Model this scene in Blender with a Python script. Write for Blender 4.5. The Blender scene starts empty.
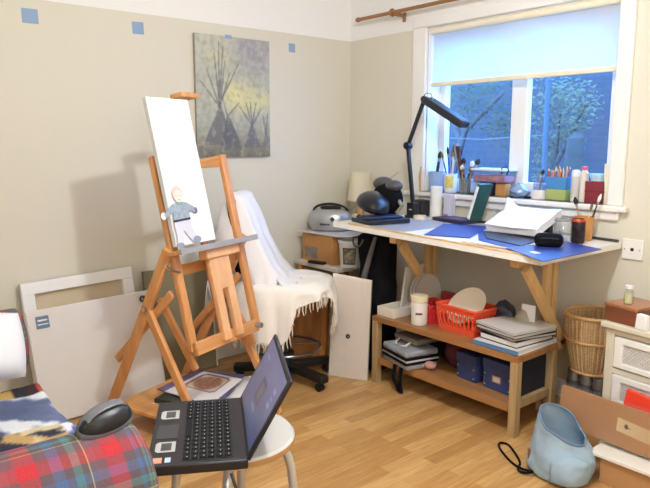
import bpy, bmesh, math, random
from mathutils import Vector as V, Matrix, noise
R = math.radians; PI = math.pi
rnd = random.Random(7)
sc = bpy.context.scene
COL = sc.collection

# ------------------------------------------------------------------ materials
def lin(c):
    o = []
    for v in c[:3]:
        v /= 255.0
        o.append(v / 12.92 if v <= .04045 else ((v + .055) / 1.055) ** 2.4)
    return (*o, 1.0)
MATS = {}
def newmat(name):
    m = bpy.data.materials.new(name); m.use_nodes = True
    nt = m.node_tree; b = nt.nodes['Principled BSDF']
    MATS[name] = m
    return m, nt, b
def N(nt, t, **k):
    n = nt.nodes.new(t)
    for a, v in k.items(): setattr(n, a, v)
    return n
def mat(name, rgb, rough=.55, metal=0.0, var=0.0, vs=8.0, bump=0.0, bs=60.0, trans=0.0, alpha=1.0, ior=1.45, emit=None, es=0.0, coat=0.0, spec=.5):
    m, nt, b = newmat(name); L = nt.links.new
    c = lin(rgb)
    b.inputs['Base Color'].default_value = c
    b.inputs['Roughness'].default_value = rough
    b.inputs['Metallic'].default_value = metal
    b.inputs['Transmission Weight'].default_value = trans
    b.inputs['Alpha'].default_value = alpha
    b.inputs['IOR'].default_value = ior
    b.inputs['Coat Weight'].default_value = coat
    b.inputs['Specular IOR Level'].default_value = spec
    if emit:
        b.inputs['Emission Color'].default_value = lin(emit); b.inputs['Emission Strength'].default_value = es
    if var or bump:
        tc = N(nt, 'ShaderNodeTexCoord')
    if var:
        nz = N(nt, 'ShaderNodeTexNoise'); nz.inputs['Scale'].default_value = vs; nz.inputs['Detail'].default_value = 4
        L(tc.outputs['Object'], nz.inputs['Vector'])
        rp = N(nt, 'ShaderNodeValToRGB'); L(nz.outputs['Fac'], rp.inputs['Fac'])
        rp.color_ramp.elements[0].position = .3; rp.color_ramp.elements[1].position = .7
        rp.color_ramp.elements[0].color = tuple(x * (1 - var) for x in c[:3]) + (1,)
        rp.color_ramp.elements[1].color = tuple(min(1, x * (1 + var * .6)) for x in c[:3]) + (1,)
        L(rp.outputs['Color'], b.inputs['Base Color'])
    if bump:
        nz2 = N(nt, 'ShaderNodeTexNoise'); nz2.inputs['Scale'].default_value = bs; nz2.inputs['Detail'].default_value = 3
        L(tc.outputs['Object'], nz2.inputs['Vector'])
        bp = N(nt, 'ShaderNodeBump'); bp.inputs['Strength'].default_value = bump; bp.inputs['Distance'].default_value = .01
        L(nz2.outputs['Fac'], bp.inputs['Height']); L(bp.outputs['Normal'], b.inputs['Normal'])
    return m
def wood(name, c1, c2, scale=6.0, stretch=(1, 1, .08), rough=.45, coat=0.1):
    m, nt, b = newmat(name); L = nt.links.new
    tc = N(nt, 'ShaderNodeTexCoord'); mp = N(nt, 'ShaderNodeMapping'); mp.inputs['Scale'].default_value = stretch
    L(tc.outputs['Object'], mp.inputs['Vector'])
    nz = N(nt, 'ShaderNodeTexNoise'); nz.inputs['Scale'].default_value = scale * 5; nz.inputs['Detail'].default_value = 6; nz.inputs['Distortion'].default_value = .6
    L(mp.outputs['Vector'], nz.inputs['Vector'])
    rp = N(nt, 'ShaderNodeValToRGB'); rp.color_ramp.elements[0].position = .33; rp.color_ramp.elements[1].position = .68
    rp.color_ramp.elements[0].color = lin(c1); rp.color_ramp.elements[1].color = lin(c2)
    L(nz.outputs['Fac'], rp.inputs['Fac']); L(rp.outputs['Color'], b.inputs['Base Color'])
    b.inputs['Roughness'].default_value = rough; b.inputs['Coat Weight'].default_value = coat
    bp = N(nt, 'ShaderNodeBump'); bp.inputs['Strength'].default_value = .08
    L(nz.outputs['Fac'], bp.inputs['Height']); L(bp.outputs['Normal'], b.inputs['Normal'])
    return m
def vcmat(name, rough=.6, emit=0.0, bump=0.0, bs=80, coat=0.0):
    m, nt, b = newmat(name); L = nt.links.new
    at = N(nt, 'ShaderNodeAttribute', attribute_name='Col')
    L(at.outputs['Color'], b.inputs['Base Color'])
    b.inputs['Roughness'].default_value = rough; b.inputs['Coat Weight'].default_value = coat
    if emit:
        L(at.outputs['Color'], b.inputs['Emission Color']); b.inputs['Emission Strength'].default_value = emit
    if bump:
        tc = N(nt, 'ShaderNodeTexCoord'); nz = N(nt, 'ShaderNodeTexNoise'); nz.inputs['Scale'].default_value = bs
        L(tc.outputs['Object'], nz.inputs['Vector'])
        bp = N(nt, 'ShaderNodeBump'); bp.inputs['Strength'].default_value = bump; bp.inputs['Distance'].default_value = .01
        L(nz.outputs['Fac'], bp.inputs['Height']); L(bp.outputs['Normal'], b.inputs['Normal'])
    return m

def floor_mat():
    m, nt, b = newmat('laminate floor'); L = nt.links.new
    tc = N(nt, 'ShaderNodeTexCoord')
    br = N(nt, 'ShaderNodeTexBrick'); br.offset = .37; br.offset_frequency = 2; br.squash = 1
    br.inputs['Scale'].default_value = 1; br.inputs['Brick Width'].default_value = .55; br.inputs['Row Height'].default_value = .066
    br.inputs['Mortar Size'].default_value = .0006; br.inputs['Bias'].default_value = 0
    br.inputs['Color1'].default_value = (0, 0, 0, 1); br.inputs['Color2'].default_value = (1, 1, 1, 1); br.inputs['Mortar'].default_value = (.0, .0, .0, 1)
    L(tc.outputs['Object'], br.inputs['Vector'])
    rp = N(nt, 'ShaderNodeValToRGB')
    rp.color_ramp.elements[0].color = lin((176, 132, 80)); rp.color_ramp.elements[1].color = lin((206, 167, 112))
    e = rp.color_ramp.elements.new(.5); e.color = lin((192, 150, 95))
    L(br.outputs['Color'], rp.inputs['Fac'])
    mp = N(nt, 'ShaderNodeMapping'); mp.inputs['Scale'].default_value = (2.2, 26, 1)
    L(tc.outputs['Object'], mp.inputs['Vector'])
    nz = N(nt, 'ShaderNodeTexNoise'); nz.inputs['Scale'].default_value = 3; nz.inputs['Detail'].default_value = 6; nz.inputs['Distortion'].default_value = .8
    L(mp.outputs['Vector'], nz.inputs['Vector'])
    r2 = N(nt, 'ShaderNodeValToRGB'); r2.color_ramp.elements[0].position = .3; r2.color_ramp.elements[1].position = .65
    r2.color_ramp.elements[0].color = (.78, .74, .68, 1); r2.color_ramp.elements[1].color = (1.05, 1.05, 1.05, 1)
    L(nz.outputs['Fac'], r2.inputs['Fac'])
    mx = N(nt, 'ShaderNodeMix', data_type='RGBA', blend_type='MULTIPLY'); mx.inputs['Factor'].default_value = 1
    L(rp.outputs['Color'], mx.inputs['A']); L(r2.outputs['Color'], mx.inputs['B'])
    mo = N(nt, 'ShaderNodeMix', data_type='RGBA'); mo.inputs['B'].default_value = lin((150, 105, 55))
    L(br.outputs['Fac'], mo.inputs['Factor']); L(mx.outputs['Result'], mo.inputs['A'])
    L(mo.outputs['Result'], b.inputs['Base Color'])
    b.inputs['Roughness'].default_value = .36
    b.inputs['Specular IOR Level'].default_value = .45
    return m
def wall_mat():
    # beige paint below 2.05 m, white frieze above it
    m, nt, b = newmat('two tone wall paint'); L = nt.links.new
    g = N(nt, 'ShaderNodeNewGeometry'); s = N(nt, 'ShaderNodeSeparateXYZ'); L(g.outputs['Position'], s.inputs['Vector'])
    nz = N(nt, 'ShaderNodeTexNoise'); nz.inputs['Scale'].default_value = 9; L(g.outputs['Position'], nz.inputs['Vector'])
    ad = N(nt, 'ShaderNodeMath', operation='MULTIPLY_ADD'); ad.inputs[1].default_value = .006; L(nz.outputs['Fac'], ad.inputs[0]); L(s.outputs['Z'], ad.inputs[2])
    gt = N(nt, 'ShaderNodeMath', operation='GREATER_THAN'); gt.inputs[1].default_value = 2.053; L(ad.outputs[0], gt.inputs[0])
    n2 = N(nt, 'ShaderNodeTexNoise'); n2.inputs['Scale'].default_value = 1.6; n2.inputs['Detail'].default_value = 5; L(g.outputs['Position'], n2.inputs['Vector'])
    rp = N(nt, 'ShaderNodeValToRGB'); rp.color_ramp.elements[0].color = lin((215, 211, 196)); rp.color_ramp.elements[1].color = lin((219, 215, 201))
    L(n2.outputs['Fac'], rp.inputs['Fac'])
    mx = N(nt, 'ShaderNodeMix', data_type='RGBA'); mx.inputs['B'].default_value = lin((238, 237, 235))
    L(gt.outputs[0], mx.inputs['Factor']); L(rp.outputs['Color'], mx.inputs['A']); L(mx.outputs['Result'], b.inputs['Base Color'])
    b.inputs['Roughness'].default_value = .75; b.inputs['Specular IOR Level'].default_value = .25
    n3 = N(nt, 'ShaderNodeTexNoise'); n3.inputs['Scale'].default_value = 70; L(g.outputs['Position'], n3.inputs['Vector'])
    bp = N(nt, 'ShaderNodeBump'); bp.inputs['Strength'].default_value = .06; L(n3.outputs['Fac'], bp.inputs['Height']); L(bp.outputs['Normal'], b.inputs['Normal'])
    return m
def tartan_mat():
    m, nt, b = newmat('tartan upholstery'); L = nt.links.new
    uv = N(nt, 'ShaderNodeTexCoord'); s = N(nt, 'ShaderNodeSeparateXYZ'); L(uv.outputs['UV'], s.inputs['Vector'])
    def sett(out, per):
        d = N(nt, 'ShaderNodeMath', operation='DIVIDE'); d.inputs[1].default_value = per; L(out, d.inputs[0])
        f = N(nt, 'ShaderNodeMath', operation='FRACT'); L(d.outputs[0], f.inputs[0])
        r = N(nt, 'ShaderNodeValToRGB'); r.color_ramp.interpolation = 'CONSTANT'
        st = [(0, (172, 52, 58)), (.22, (92, 78, 84)), (.36, (76, 98, 134)), (.5, (88, 76, 82)), (.6, (76, 122, 120)), (.7, (90, 80, 80)), (.78, (184, 168, 116)), (.795, (104, 86, 94)), (.9, (120, 76, 82))]
        r.color_ramp.elements[0].color = lin(st[0][1]); r.color_ramp.elements[1].position = st[1][0]; r.color_ramp.elements[1].color = lin(st[1][1])
        for p, c in st[2:]:
            e = r.color_ramp.elements.new(p); e.color = lin(c)
        L(f.outputs[0], r.inputs['Fac']); return r.outputs['Color']
    a = sett(s.outputs['X'], .145); c = sett(s.outputs['Y'], .145)
    mx = N(nt, 'ShaderNodeMix', data_type='RGBA'); mx.inputs['Factor'].default_value = .5
    L(a, mx.inputs['A']); L(c, mx.inputs['B'])
    nz = N(nt, 'ShaderNodeTexNoise'); nz.inputs['Scale'].default_value = 220; L(uv.outputs['Object'], nz.inputs['Vector'])
    bp = N(nt, 'ShaderNodeBump'); bp.inputs['Strength'].default_value = .25; bp.inputs['Distance'].default_value = .01
    L(nz.outputs['Fac'], bp.inputs['Height']); L(bp.outputs['Normal'], b.inputs['Normal'])
    L(mx.outputs['Result'], b.inputs['Base Color']); b.inputs['Roughness'].default_value = .9; b.inputs['Specular IOR Level'].default_value = .1
    return m
def wicker_mat(name, c1, c2, su=40.0, sv=120.0, dk=.35):
    m, nt, b = newmat(name); L = nt.links.new
    uv = N(nt, 'ShaderNodeTexCoord'); mp = N(nt, 'ShaderNodeMapping'); mp.inputs['Scale'].default_value = (su, sv, 1); L(uv.outputs['UV'], mp.inputs['Vector'])
    ck = N(nt, 'ShaderNodeTexBrick'); ck.offset = .5; ck.inputs['Scale'].default_value = 1; ck.inputs['Brick Width'].default_value = 1; ck.inputs['Row Height'].default_value = 1
    ck.inputs['Mortar Size'].default_value = .13; ck.inputs['Mortar Smooth'].default_value = .6
    ck.inputs['Color1'].default_value = lin(c1); ck.inputs['Color2'].default_value = lin(c2); ck.inputs['Mortar'].default_value = tuple(x * dk for x in lin(c1)[:3]) + (1,)
    L(mp.outputs['Vector'], ck.inputs['Vector']); L(ck.outputs['Color'], b.inputs['Base Color'])
    bp = N(nt, 'ShaderNodeBump'); bp.inputs['Strength'].default_value = .7; bp.inputs['Distance'].default_value = .004; bp.invert = True
    L(ck.outputs['Fac'], bp.inputs['Height']); L(bp.outputs['Normal'], b.inputs['Normal']); b.inputs['Roughness'].default_value = .6
    return m
def fabric_blind():
    m, nt, b = newmat('roller blind fabric'); L = nt.links.new
    nt.nodes.remove(b)
    d = N(nt, 'ShaderNodeBsdfDiffuse'); d.inputs['Color'].default_value = lin((240, 238, 232))
    t = N(nt, 'ShaderNodeBsdfTranslucent'); t.inputs['Color'].default_value = lin((236, 240, 240))
    mx = N(nt, 'ShaderNodeMixShader'); mx.inputs['Fac'].default_value = .62
    L(d.outputs[0], mx.inputs[1]); L(t.outputs[0], mx.inputs[2]); L(mx.outputs[0], nt.nodes['Material Output'].inputs['Surface'])
    return m
def clear_film(name, tint=(235, 240, 245), amt=.18, rough=.15):
    m, nt, b = newmat(name); L = nt.links.new
    nt.nodes.remove(b)
    t = N(nt, 'ShaderNodeBsdfTransparent'); t.inputs['Color'].default_value = lin(tint)
    g = N(nt, 'ShaderNodeBsdfGlossy'); g.inputs['Roughness'].default_value = rough
    d = N(nt, 'ShaderNodeBsdfDiffuse'); d.inputs['Color'].default_value = lin(tint)
    m2 = N(nt, 'ShaderNodeMixShader'); m2.inputs['Fac'].default_value = .5; L(g.outputs[0], m2.inputs[1]); L(d.outputs[0], m2.inputs[2])
    mx = N(nt, 'ShaderNodeMixShader'); mx.inputs['Fac'].default_value = amt
    L(t.outputs[0], mx.inputs[1]); L(m2.outputs[0], mx.inputs[2]); L(mx.outputs[0], nt.nodes['Material Output'].inputs['Surface'])
    return m

wall_m = wall_mat(); floor_m = floor_mat(); tartan = tartan_mat()
white_paint = mat('white gloss paint', (236, 235, 232), .35, bump=.03, bs=20)
ceil_m = mat('ceiling white', (238, 236, 230), .8)
easel_w = wood('oiled beech', (196, 134, 78), (214, 156, 98), 5, (1, 1, .1))
easel_x = wood('oiled beech rails', (196, 136, 82), (214, 158, 102), 5, (.1, 1, 1))
pale_w = wood('pale slotted beech', (214, 160, 112), (228, 178, 130), 5, (1, 1, .1))
pine = wood('orange pine', (196, 124, 62), (222, 158, 88), 4, (1, 1, .1))
pine_panel = wood('pine panel', (176, 112, 62), (206, 144, 84), 4, (1, 1, .15))
raw_pine = wood('raw pine', (206, 168, 112), (222, 188, 134), 4, (1, 1, .1), .6, 0)
rod_w = wood('varnished rod', (142, 98, 56), (166, 120, 74), 6, (1, .1, 1))
shelf_w = wood('shelf board', (142, 98, 58), (164, 118, 72), 4, (1, .1, 1), .4)
leg_w = wood('shelf leg', (160, 134, 96), (180, 154, 112), 4, (1, 1, .1), .35)
mahog = wood('mahogany', (104, 56, 36), (128, 72, 46), 5, (1, .12, 1), .3, .3)
mahog_t = wood('mahogany lid', (150, 94, 60), (172, 112, 74), 5, (1, .12, 1), .3, .3)
canvas_w = mat('primed canvas', (238, 238, 238), .75, bump=.05, bs=300)
canvas_g = mat('wrapped canvas', (234, 231, 228), .4, var=.04, vs=3, bump=.15, bs=8)
canvas_d = mat('raw linen canvas', (176, 166, 142), .85, bump=.1, bs=200)
linen_back = mat('canvas back', (206, 190, 162), .85, bump=.1, bs=200)
paper = mat('white paper', (238, 238, 240), .7)
paper_d = mat('grey paper', (198, 196, 196), .7)
black_pl = mat('black plastic', (26, 26, 28), .4)
black_mt = mat('matt black metal', (30, 30, 32), .5, .2)
black_cl = mat('black cloth', (20, 20, 24), .9, bump=.3, bs=120, spec=.1)
grey_strap = mat('grey webbing', (92, 88, 86), .8)
dark_grey = mat('dark grey plastic', (58, 58, 62), .45)
silver = mat('silver plastic', (178, 178, 182), .32, .55)
chrome = mat('chrome', (210, 210, 212), .15, 1.0)
alu = mat('aluminium', (168, 170, 174), .4, .7)
tube_grey = mat('silver tube paint', (196, 196, 194), .3, .5)
cream = mat('cream plastic', (236, 228, 204), .5)
cream_cloth = mat('cream shade cloth', (216, 206, 180), .8, bump=.05, bs=100)
card = mat('cardboard', (190, 138, 84), .85, var=.06, vs=6)
card_d = mat('brown cardboard', (176, 132, 88), .85, var=.06, vs=5)
brown_board = mat('brown backing board', (166, 116, 70), .6, var=.05, vs=4)
blue_tape = mat('blue masking tape', (138, 166, 198), .6)
blue_mat = mat('blue folder plastic', (46, 62, 140), .35)
blue_mat2 = mat('blue cutting mat', (54, 70, 144), .5)
dark_mat = mat('dark mat', (40, 40, 56), .4)
trace = clear_film('tracing film', (226, 226, 232), .6, .35)
film = clear_film('cellophane', (250, 250, 250), .1, .12)
pane_m = clear_film('window glass', (252, 253, 255), .03, .02)
glass = clear_film('clear glass', (236, 240, 242), .3, .08)
tub_m = clear_film('clear tub plastic', (215, 228, 240), .16, .2)
bluebag_m = clear_film('pale blue polythene', (170, 205, 240), .65, .25)
red_pl = mat('red plastic', (206, 48, 52), .4)
orange_pl = mat('orange red plastic', (232, 86, 56), .4)
bright_red = mat('bright red plastic', (226, 66, 46), .35)
plate_m = mat('cream plate', (240, 234, 216), .35)
plate_g = mat('grey plate', (204, 199, 190), .4)
navy = mat('navy box', (52, 66, 116), .55, var=.25, vs=25)
navy2 = mat('navy box lid', (46, 58, 104), .55)
brass = mat('brass', (190, 160, 100), .3, .9)
green_pl = mat('bottle green enamel', (38, 84, 78), .35)
purple_d = mat('dark purple plastic', (48, 40, 72), .45)
wicker = wicker_mat('willow wicker', (202, 164, 116), (220, 188, 140), 36, 70)
wick_rim = mat('willow rim', (204, 162, 110), .6, var=.15, vs=40)
cab_w = mat('cream painted wood', (214, 208, 190), .5, var=.05, vs=6)
wick_w = wicker_mat('white wicker', (206, 204, 202), (224, 222, 220), 70, 130, .62)
tin_m = mat('paint tin', (134, 130, 126), .35, .7)
bag_blue = mat('pale blue suede', (154, 178, 198), .75, var=.1, vs=7, bump=.2, bs=30)
bag_rim = mat('blue bag piping', (96, 120, 148), .6)
throw_m = mat('white sheet cloth', (232, 232, 238), .9, bump=.25, bs=25, spec=.1)
throw_c = mat('cream woven throw', (236, 234, 230), .95, bump=.2, bs=120, spec=.1)
fringe_m = mat('cream fringe', (222, 214, 200), .95, spec=.1)
pillow_m = mat('white cotton', (224, 225, 230), .9, bump=.1, bs=12, spec=.1)
vc = vcmat('printed surface', .6); vc_cloth = vcmat('printed fleece', .95, bump=.4, bs=120); vc_oil = vcmat('oil paint', .55, bump=.15, bs=90)
vc_screen = vcmat('lit screen', .3, emit=.55)
bristle = mat('brush bristle', (120, 96, 70), .8); bristle_d = mat('dark bristle', (44, 36, 34), .8)
lamp_pl = mat('desk lamp black', (34, 34, 38), .45)

# ------------------------------------------------------------------ mesh helpers
def smooth_path(pts, n=5):
    pts = [V(p) for p in pts]; o = []
    for i in range(len(pts) - 1):
        p0, p1, p2, p3 = pts[max(i - 1, 0)], pts[i], pts[i + 1], pts[min(i + 2, len(pts) - 1)]
        for k in range(n):
            t = k / n
            o.append(.5 * ((2 * p1) + (p2 - p0) * t + (2 * p0 - 5 * p1 + 4 * p2 - p3) * t * t + (3 * p1 - p0 - 3 * p2 + p3) * t ** 3))
    return o + [pts[-1]]
class MB:
    def __init__(s): s.b = bmesh.new()
    def box(s, c, d, rot=None, taper=None):
        r = bmesh.ops.create_cube(s.b, size=1.0); M = Matrix.Translation(V(c))
        if rot is not None: M = M @ (rot.to_4x4() if isinstance(rot, Matrix) else Matrix.Rotation(rot[2], 4, 'Z') @ Matrix.Rotation(rot[1], 4, 'Y') @ Matrix.Rotation(rot[0], 4, 'X'))
        for v in r['verts']:
            p = V((v.co.x * d[0], v.co.y * d[1], v.co.z * d[2]))
            if taper and v.co.z > 0: p.x *= taper; p.y *= taper
            v.co = M @ p
        return s
    def bar(s, p0, p1, w, h, up=(1, 0, 0)):
        # a beam from p0 to p1; w measured along 'up' projected, h across
        p0, p1 = V(p0), V(p1); d = p1 - p0; l = d.length; z = d.normalized()
        x = V(up); x = (x - z * x.dot(z)).normalized(); y = z.cross(x)
        M = Matrix((x, y, z)).transposed()
        return s.box((p0 + p1) / 2, (w, h, l), M)
    def tube(s, pts, r, n=10, cap=True):
        pts = [V(p) for p in pts]; rings = []
        rr = r if isinstance(r, (list, tuple)) else [r] * len(pts)
        t0 = (pts[1] - pts[0]).normalized(); a = t0.orthogonal().normalized()
        for i, p in enumerate(pts):
            t = (pts[min(i + 1, len(pts) - 1)] - pts[max(i - 1, 0)]).normalized()
            a = (a - t * a.dot(t)); a = a.normalized() if a.length > 1e-6 else t.orthogonal().normalized()
            bb = t.cross(a)
            rings.append([s.b.verts.new(p + (a * math.cos(2 * PI * k / n) + bb * math.sin(2 * PI * k / n)) * rr[i]) for k in range(n)])
        for i in range(len(rings) - 1):
            for k in range(n): s.b.faces.new((rings[i][k], rings[i][(k + 1) % n], rings[i + 1][(k + 1) % n], rings[i + 1][k]))
        if cap: s.b.faces.new(rings[0][::-1]); s.b.faces.new(rings[-1])
        return s
    def lathe(s, prof, c=(0, 0, 0), n=24, rot=None, sx=1, sy=1):
        rings = []; M = rot if rot is not None else Matrix.Identity(3)
        for (r, z) in prof:
            if r < 1e-5: rings.append([s.b.verts.new(V(c) + M @ V((0, 0, z)))])
            else: rings.append([s.b.verts.new(V(c) + M @ V((r * sx * math.cos(2 * PI * k / n), r * sy * math.sin(2 * PI * k / n), z))) for k in range(n)])
        for A, B in zip(rings, rings[1:]):
            for k in range(n):
                k2 = (k + 1) % n
                if len(A) == 1 and len(B) == 1: continue
                if len(A) == 1: s.b.faces.new((A[0], B[k2], B[k]))
                elif len(B) == 1: s.b.faces.new((A[k], A[k2], B[0]))
                else: s.b.faces.new((A[k], A[k2], B[k2], B[k]))
        return s
    def cyl(s, c, r, h, n=20, rot=None, r2=None):
        r2 = r if r2 is None else r2
        return s.lathe([(0, 0), (r, 0), (r2, h), (0, h)], c, n, rot)
    def prism(s, poly, M, t):
        # poly in 2D (x,y), extruded by t along local z, placed by 4x4 matrix M
        a = [s.b.verts.new(M @ V((x, y, 0))) for x, y in poly]; bb = [s.b.verts.new(M @ V((x, y, t))) for x, y in poly]
        s.b.faces.new(a[::-1]); s.b.faces.new(bb)
        n = len(poly)
        for i in range(n): s.b.faces.new((a[i], a[(i + 1) % n], bb[(i + 1) % n], bb[i]))
        return s
    def sphere(s, c, r, sc_=(1, 1, 1), n=16, rot=None):
        prof = [(math.sin(PI * i / n) * r, -math.cos(PI * i / n) * r * sc_[2]) for i in range(n + 1)]
        prof[0] = (0, prof[0][1]); prof[-1] = (0, prof[-1][1])
        return s.lathe(prof, c, n + 8, rot, sc_[0], sc_[1])
    def build(s, name, m, parent=None, smooth=None, bev=0.0, seg=2):
        bm = s.b; bmesh.ops.recalc_face_normals(bm, faces=bm.faces)
        me = bpy.data.meshes.new(name)
        uvl = bm.loops.layers.uv.new('UVMap')
        for f in bm.faces:
            n = f.normal; ax = max(range(3), key=lambda i: abs(n[i]))
            for l in f.loops:
                c = l.vert.co; l[uvl].uv = (c.y, c.z) if ax == 0 else (c.x, c.z) if ax == 1 else (c.x, c.y)
        bm.to_mesh(me); bm.free()
        o = bpy.data.objects.new(name, me); COL.objects.link(o)
        me.materials.append(m)
        if smooth is None: smooth = True
        if smooth:
            me.shade_smooth()
            me.set_sharp_from_angle(angle=R(35))
        if bev:
            md = o.modifiers.new('bevel', 'BEVEL'); md.width = bev; md.segments = seg; md.limit_method = 'ANGLE'; md.angle_limit = R(40)
        if parent: o.parent = parent
        return o
def surf(name, m, parent, P, nu, nv, col=None, solid=0.0, wrapu=False, uv=None, off=0.0):
    vs, fs, cs, us = [], [], [], []
    for j in range(nv + 1):
        for i in range(nu + 1):
            u, v = i / nu, j / nv
            vs.append(P(u, v)); us.append(uv(u, v) if uv else (u, v))
            if col: cs.append(col(u, v))
    for j in range(nv):
        for i in range(nu):
            a = j * (nu + 1) + i; fs.append((a, a + 1, a + nu + 2, a + nu + 1))
    me = bpy.data.meshes.new(name); me.from_pydata([tuple(p) for p in vs], [], fs); me.update()
    ul = me.uv_layers.new(name='UVMap')
    for l in me.loops: ul.data[l.index].uv = us[l.vertex_index]
    if col:
        ca = me.color_attributes.new('Col', 'FLOAT_COLOR', 'POINT')
        for i, c in enumerate(cs): ca.data[i].color = lin(c)
    me.materials.append(m); me.shade_smooth()
    if wrapu:
        bm = bmesh.new(); bm.from_mesh(me); bmesh.ops.remove_doubles(bm, verts=bm.verts, dist=1e-5); bm.to_mesh(me); bm.free()
    o = bpy.data.objects.new(name, me); COL.objects.link(o)
    if solid:
        md = o.modifiers.new('solid', 'SOLIDIFY'); md.thickness = solid; md.offset = off
    if parent: o.parent = parent
    return o
def tag(o, label, cat, group=None, kind=None):
    o['label'] = label; o['category'] = cat
    if group: o['group'] = group
    if kind: o['kind'] = kind
    return o
def thing(name, label, cat, loc=(0, 0, 0), rz=0.0, group=None, rot=None):
    o = bpy.data.objects.new(name, None); COL.objects.link(o); o.empty_display_size = .05
    o.location = loc; o.rotation_euler = rot if rot else (0, 0, rz)
    return tag(o, label, cat, group)
def single(name, mb, m, label, cat, loc=(0, 0, 0), rz=0.0, group=None, bev=0.0, smooth=None, rot=None):
    o = mb.build(name, m, None, smooth, bev); o.location = loc; o.rotation_euler = rot if rot else (0, 0, rz)
    return tag(o, label, cat, group)
def struct(name, mb, m, parent=None, bev=0.0):
    o = mb.build(name, m, parent, None, bev)
    o['kind'] = 'structure'
    return o
def lab(o, t): o['label'] = t; return o
def seg_d(p, a, b):
    ax, ay = a; bx, by = b; dx, dy = bx - ax, by - ay
    t = max(0, min(1, ((p[0] - ax) * dx + (p[1] - ay) * dy) / (dx * dx + dy * dy + 1e-9)))
    return math.hypot(p[0] - ax - t * dx, p[1] - ay - t * dy), t
def mixc(a, b, t): t = max(0, min(1, t)); return tuple(x + (y - x) * t for x, y in zip(a, b))
def fbm(x, y, z=0.0, s=1.0): return noise.fractal(V((x * s, y * s, z)), 1.0, 2.0, 4)
def sstep(a, b, x):
    t = max(0, min(1, (x - a) / (b - a))); return t * t * (3 - 2 * t)
def table_z(y): return .905 + (y + .75) * .024

# ------------------------------------------------------------------ the room
X0, Y0, H = -4.0, -4.9, 2.45
struct('floor', MB().box(((X0) / 2, Y0 / 2, -.05), (-X0 + .3, -Y0 + .3, .1)), floor_m)
struct('ceiling', MB().box((X0 / 2, Y0 / 2, H + .05), (-X0 + .3, -Y0 + .3, .1)), ceil_m)
struct('wall_back', MB().box((X0 / 2 + .1, .1, H / 2), (-X0 + .4, .2, H)), wall_m)
struct('wall_left', MB().box((X0 - .1, Y0 / 2, H / 2), (.2, -Y0 + .2, H)), wall_m)
struct('wall_front', MB().box((X0 / 2 + .1, Y0 - .1, H / 2), (-X0 + .4, .2, H)), wall_m)
WY0, WY1, WZ0, WZ1 = -1.915, -.715, 1.05, 2.05
w = MB()
w.box((.1, (WY1) / 2, H / 2), (.2, -WY1, H)).box((.1, (Y0 + WY0) / 2, H / 2), (.2, WY0 - Y0, H))
w.box((.1, (WY0 + WY1) / 2, WZ0 / 2), (.2, WY1 - WY0, WZ0)).box((.1, (WY0 + WY1) / 2, (H + WZ1) / 2), (.2, WY1 - WY0, H - WZ1))
struct('wall_right', w, wall_m)
struct('baseboard_back', MB().box((X0 / 2, -.008, .05), (-X0, .016, .1)), white_paint, bev=.004)
struct('baseboard_right', MB().box((-.008, Y0 / 2, .05), (.016, -Y0 - .04, .1)), white_paint, bev=.004)
t = MB()
t.box((-.012, (WY1 - .607) / 2, 1.55), (.024, WY1 * -1 - .607, .9998)).box((-.012, (WY0 - 1.99) / 2, 1.55), (.024, .075, .9998))
t.box((-.012, (-1.99 - .607) / 2, 2.085), (.024, 1.383, .07))
struct('trim_1', t, white_paint, bev=.006)
win = bpy.data.objects.new('window_1', None); COL.objects.link(win); win['kind'] = 'structure'
f = MB()
f.box((.06, WY1 - .004, 1.55), (.12, .008, 1.0)).box((.06, WY0 + .004, 1.55), (.12, .008, 1.0)).box((.06, -1.315, 2.046), (.12, 1.2, .008))
for y0, y1 in ((-.765, -.715), (-1.915, -1.83)): f.box((.14, (y0 + y1) / 2, 1.55), (.05, y1 - y0, 1.0))
f.box((.14, -1.315, 1.09), (.05, 1.2, .08)).box((.14, -1.315, 2.02), (.05, 1.2, .06))
f.build('window_frame', white_paint, win, bev=.004)
MB().box((.14, -1.30, 1.55), (.052, .1, .94)).build('mullion', white_paint, win, bev=.005)
MB().box((.145, -1.01, 1.56), (.004, .5, .9)).build('pane', pane_m, win)
MB().box((.145, -1.59, 1.56), (.004, .49, .9)).build('pane', pane_m, win)
s = MB()
s.box((.04, -1.295, 1.035), (.17, 1.2, .03)).box((-.025, -1.295, 1.035), (.045, 1.45, .03)).box((-.012, -1.295, .998), (.024, 1.36, .045))
s.build('window_sill', white_paint, win, bev=.008)

# roller blind
bl = thing('roller_blind', 'white roller blind drawn over the top part of the window', 'blind', (.015, -1.315, 1.70))
MB().cyl((.0, -.592, .325), .019, 1.184, 16, Matrix.Rotation(-PI / 2, 3, 'X')).build('roller', cream, bl)
surf('blind_fabric', fabric_blind(), bl, lambda u, v: (.012 + .004 * math.sin(v * 3), -.585 + 1.17 * u, .0 + .33 * v), 24, 10)
MB().box((.012, 0, .008), (.02, 1.172, .026)).build('bottom_bar', cream, bl, bev=.004)
ch = MB()
for k in range(40): ch.sphere((-.014, -.596, .33 - .0125 * k), .0035, n=6)
MB.build(ch, 'pull_chain', chrome, bl)

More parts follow.
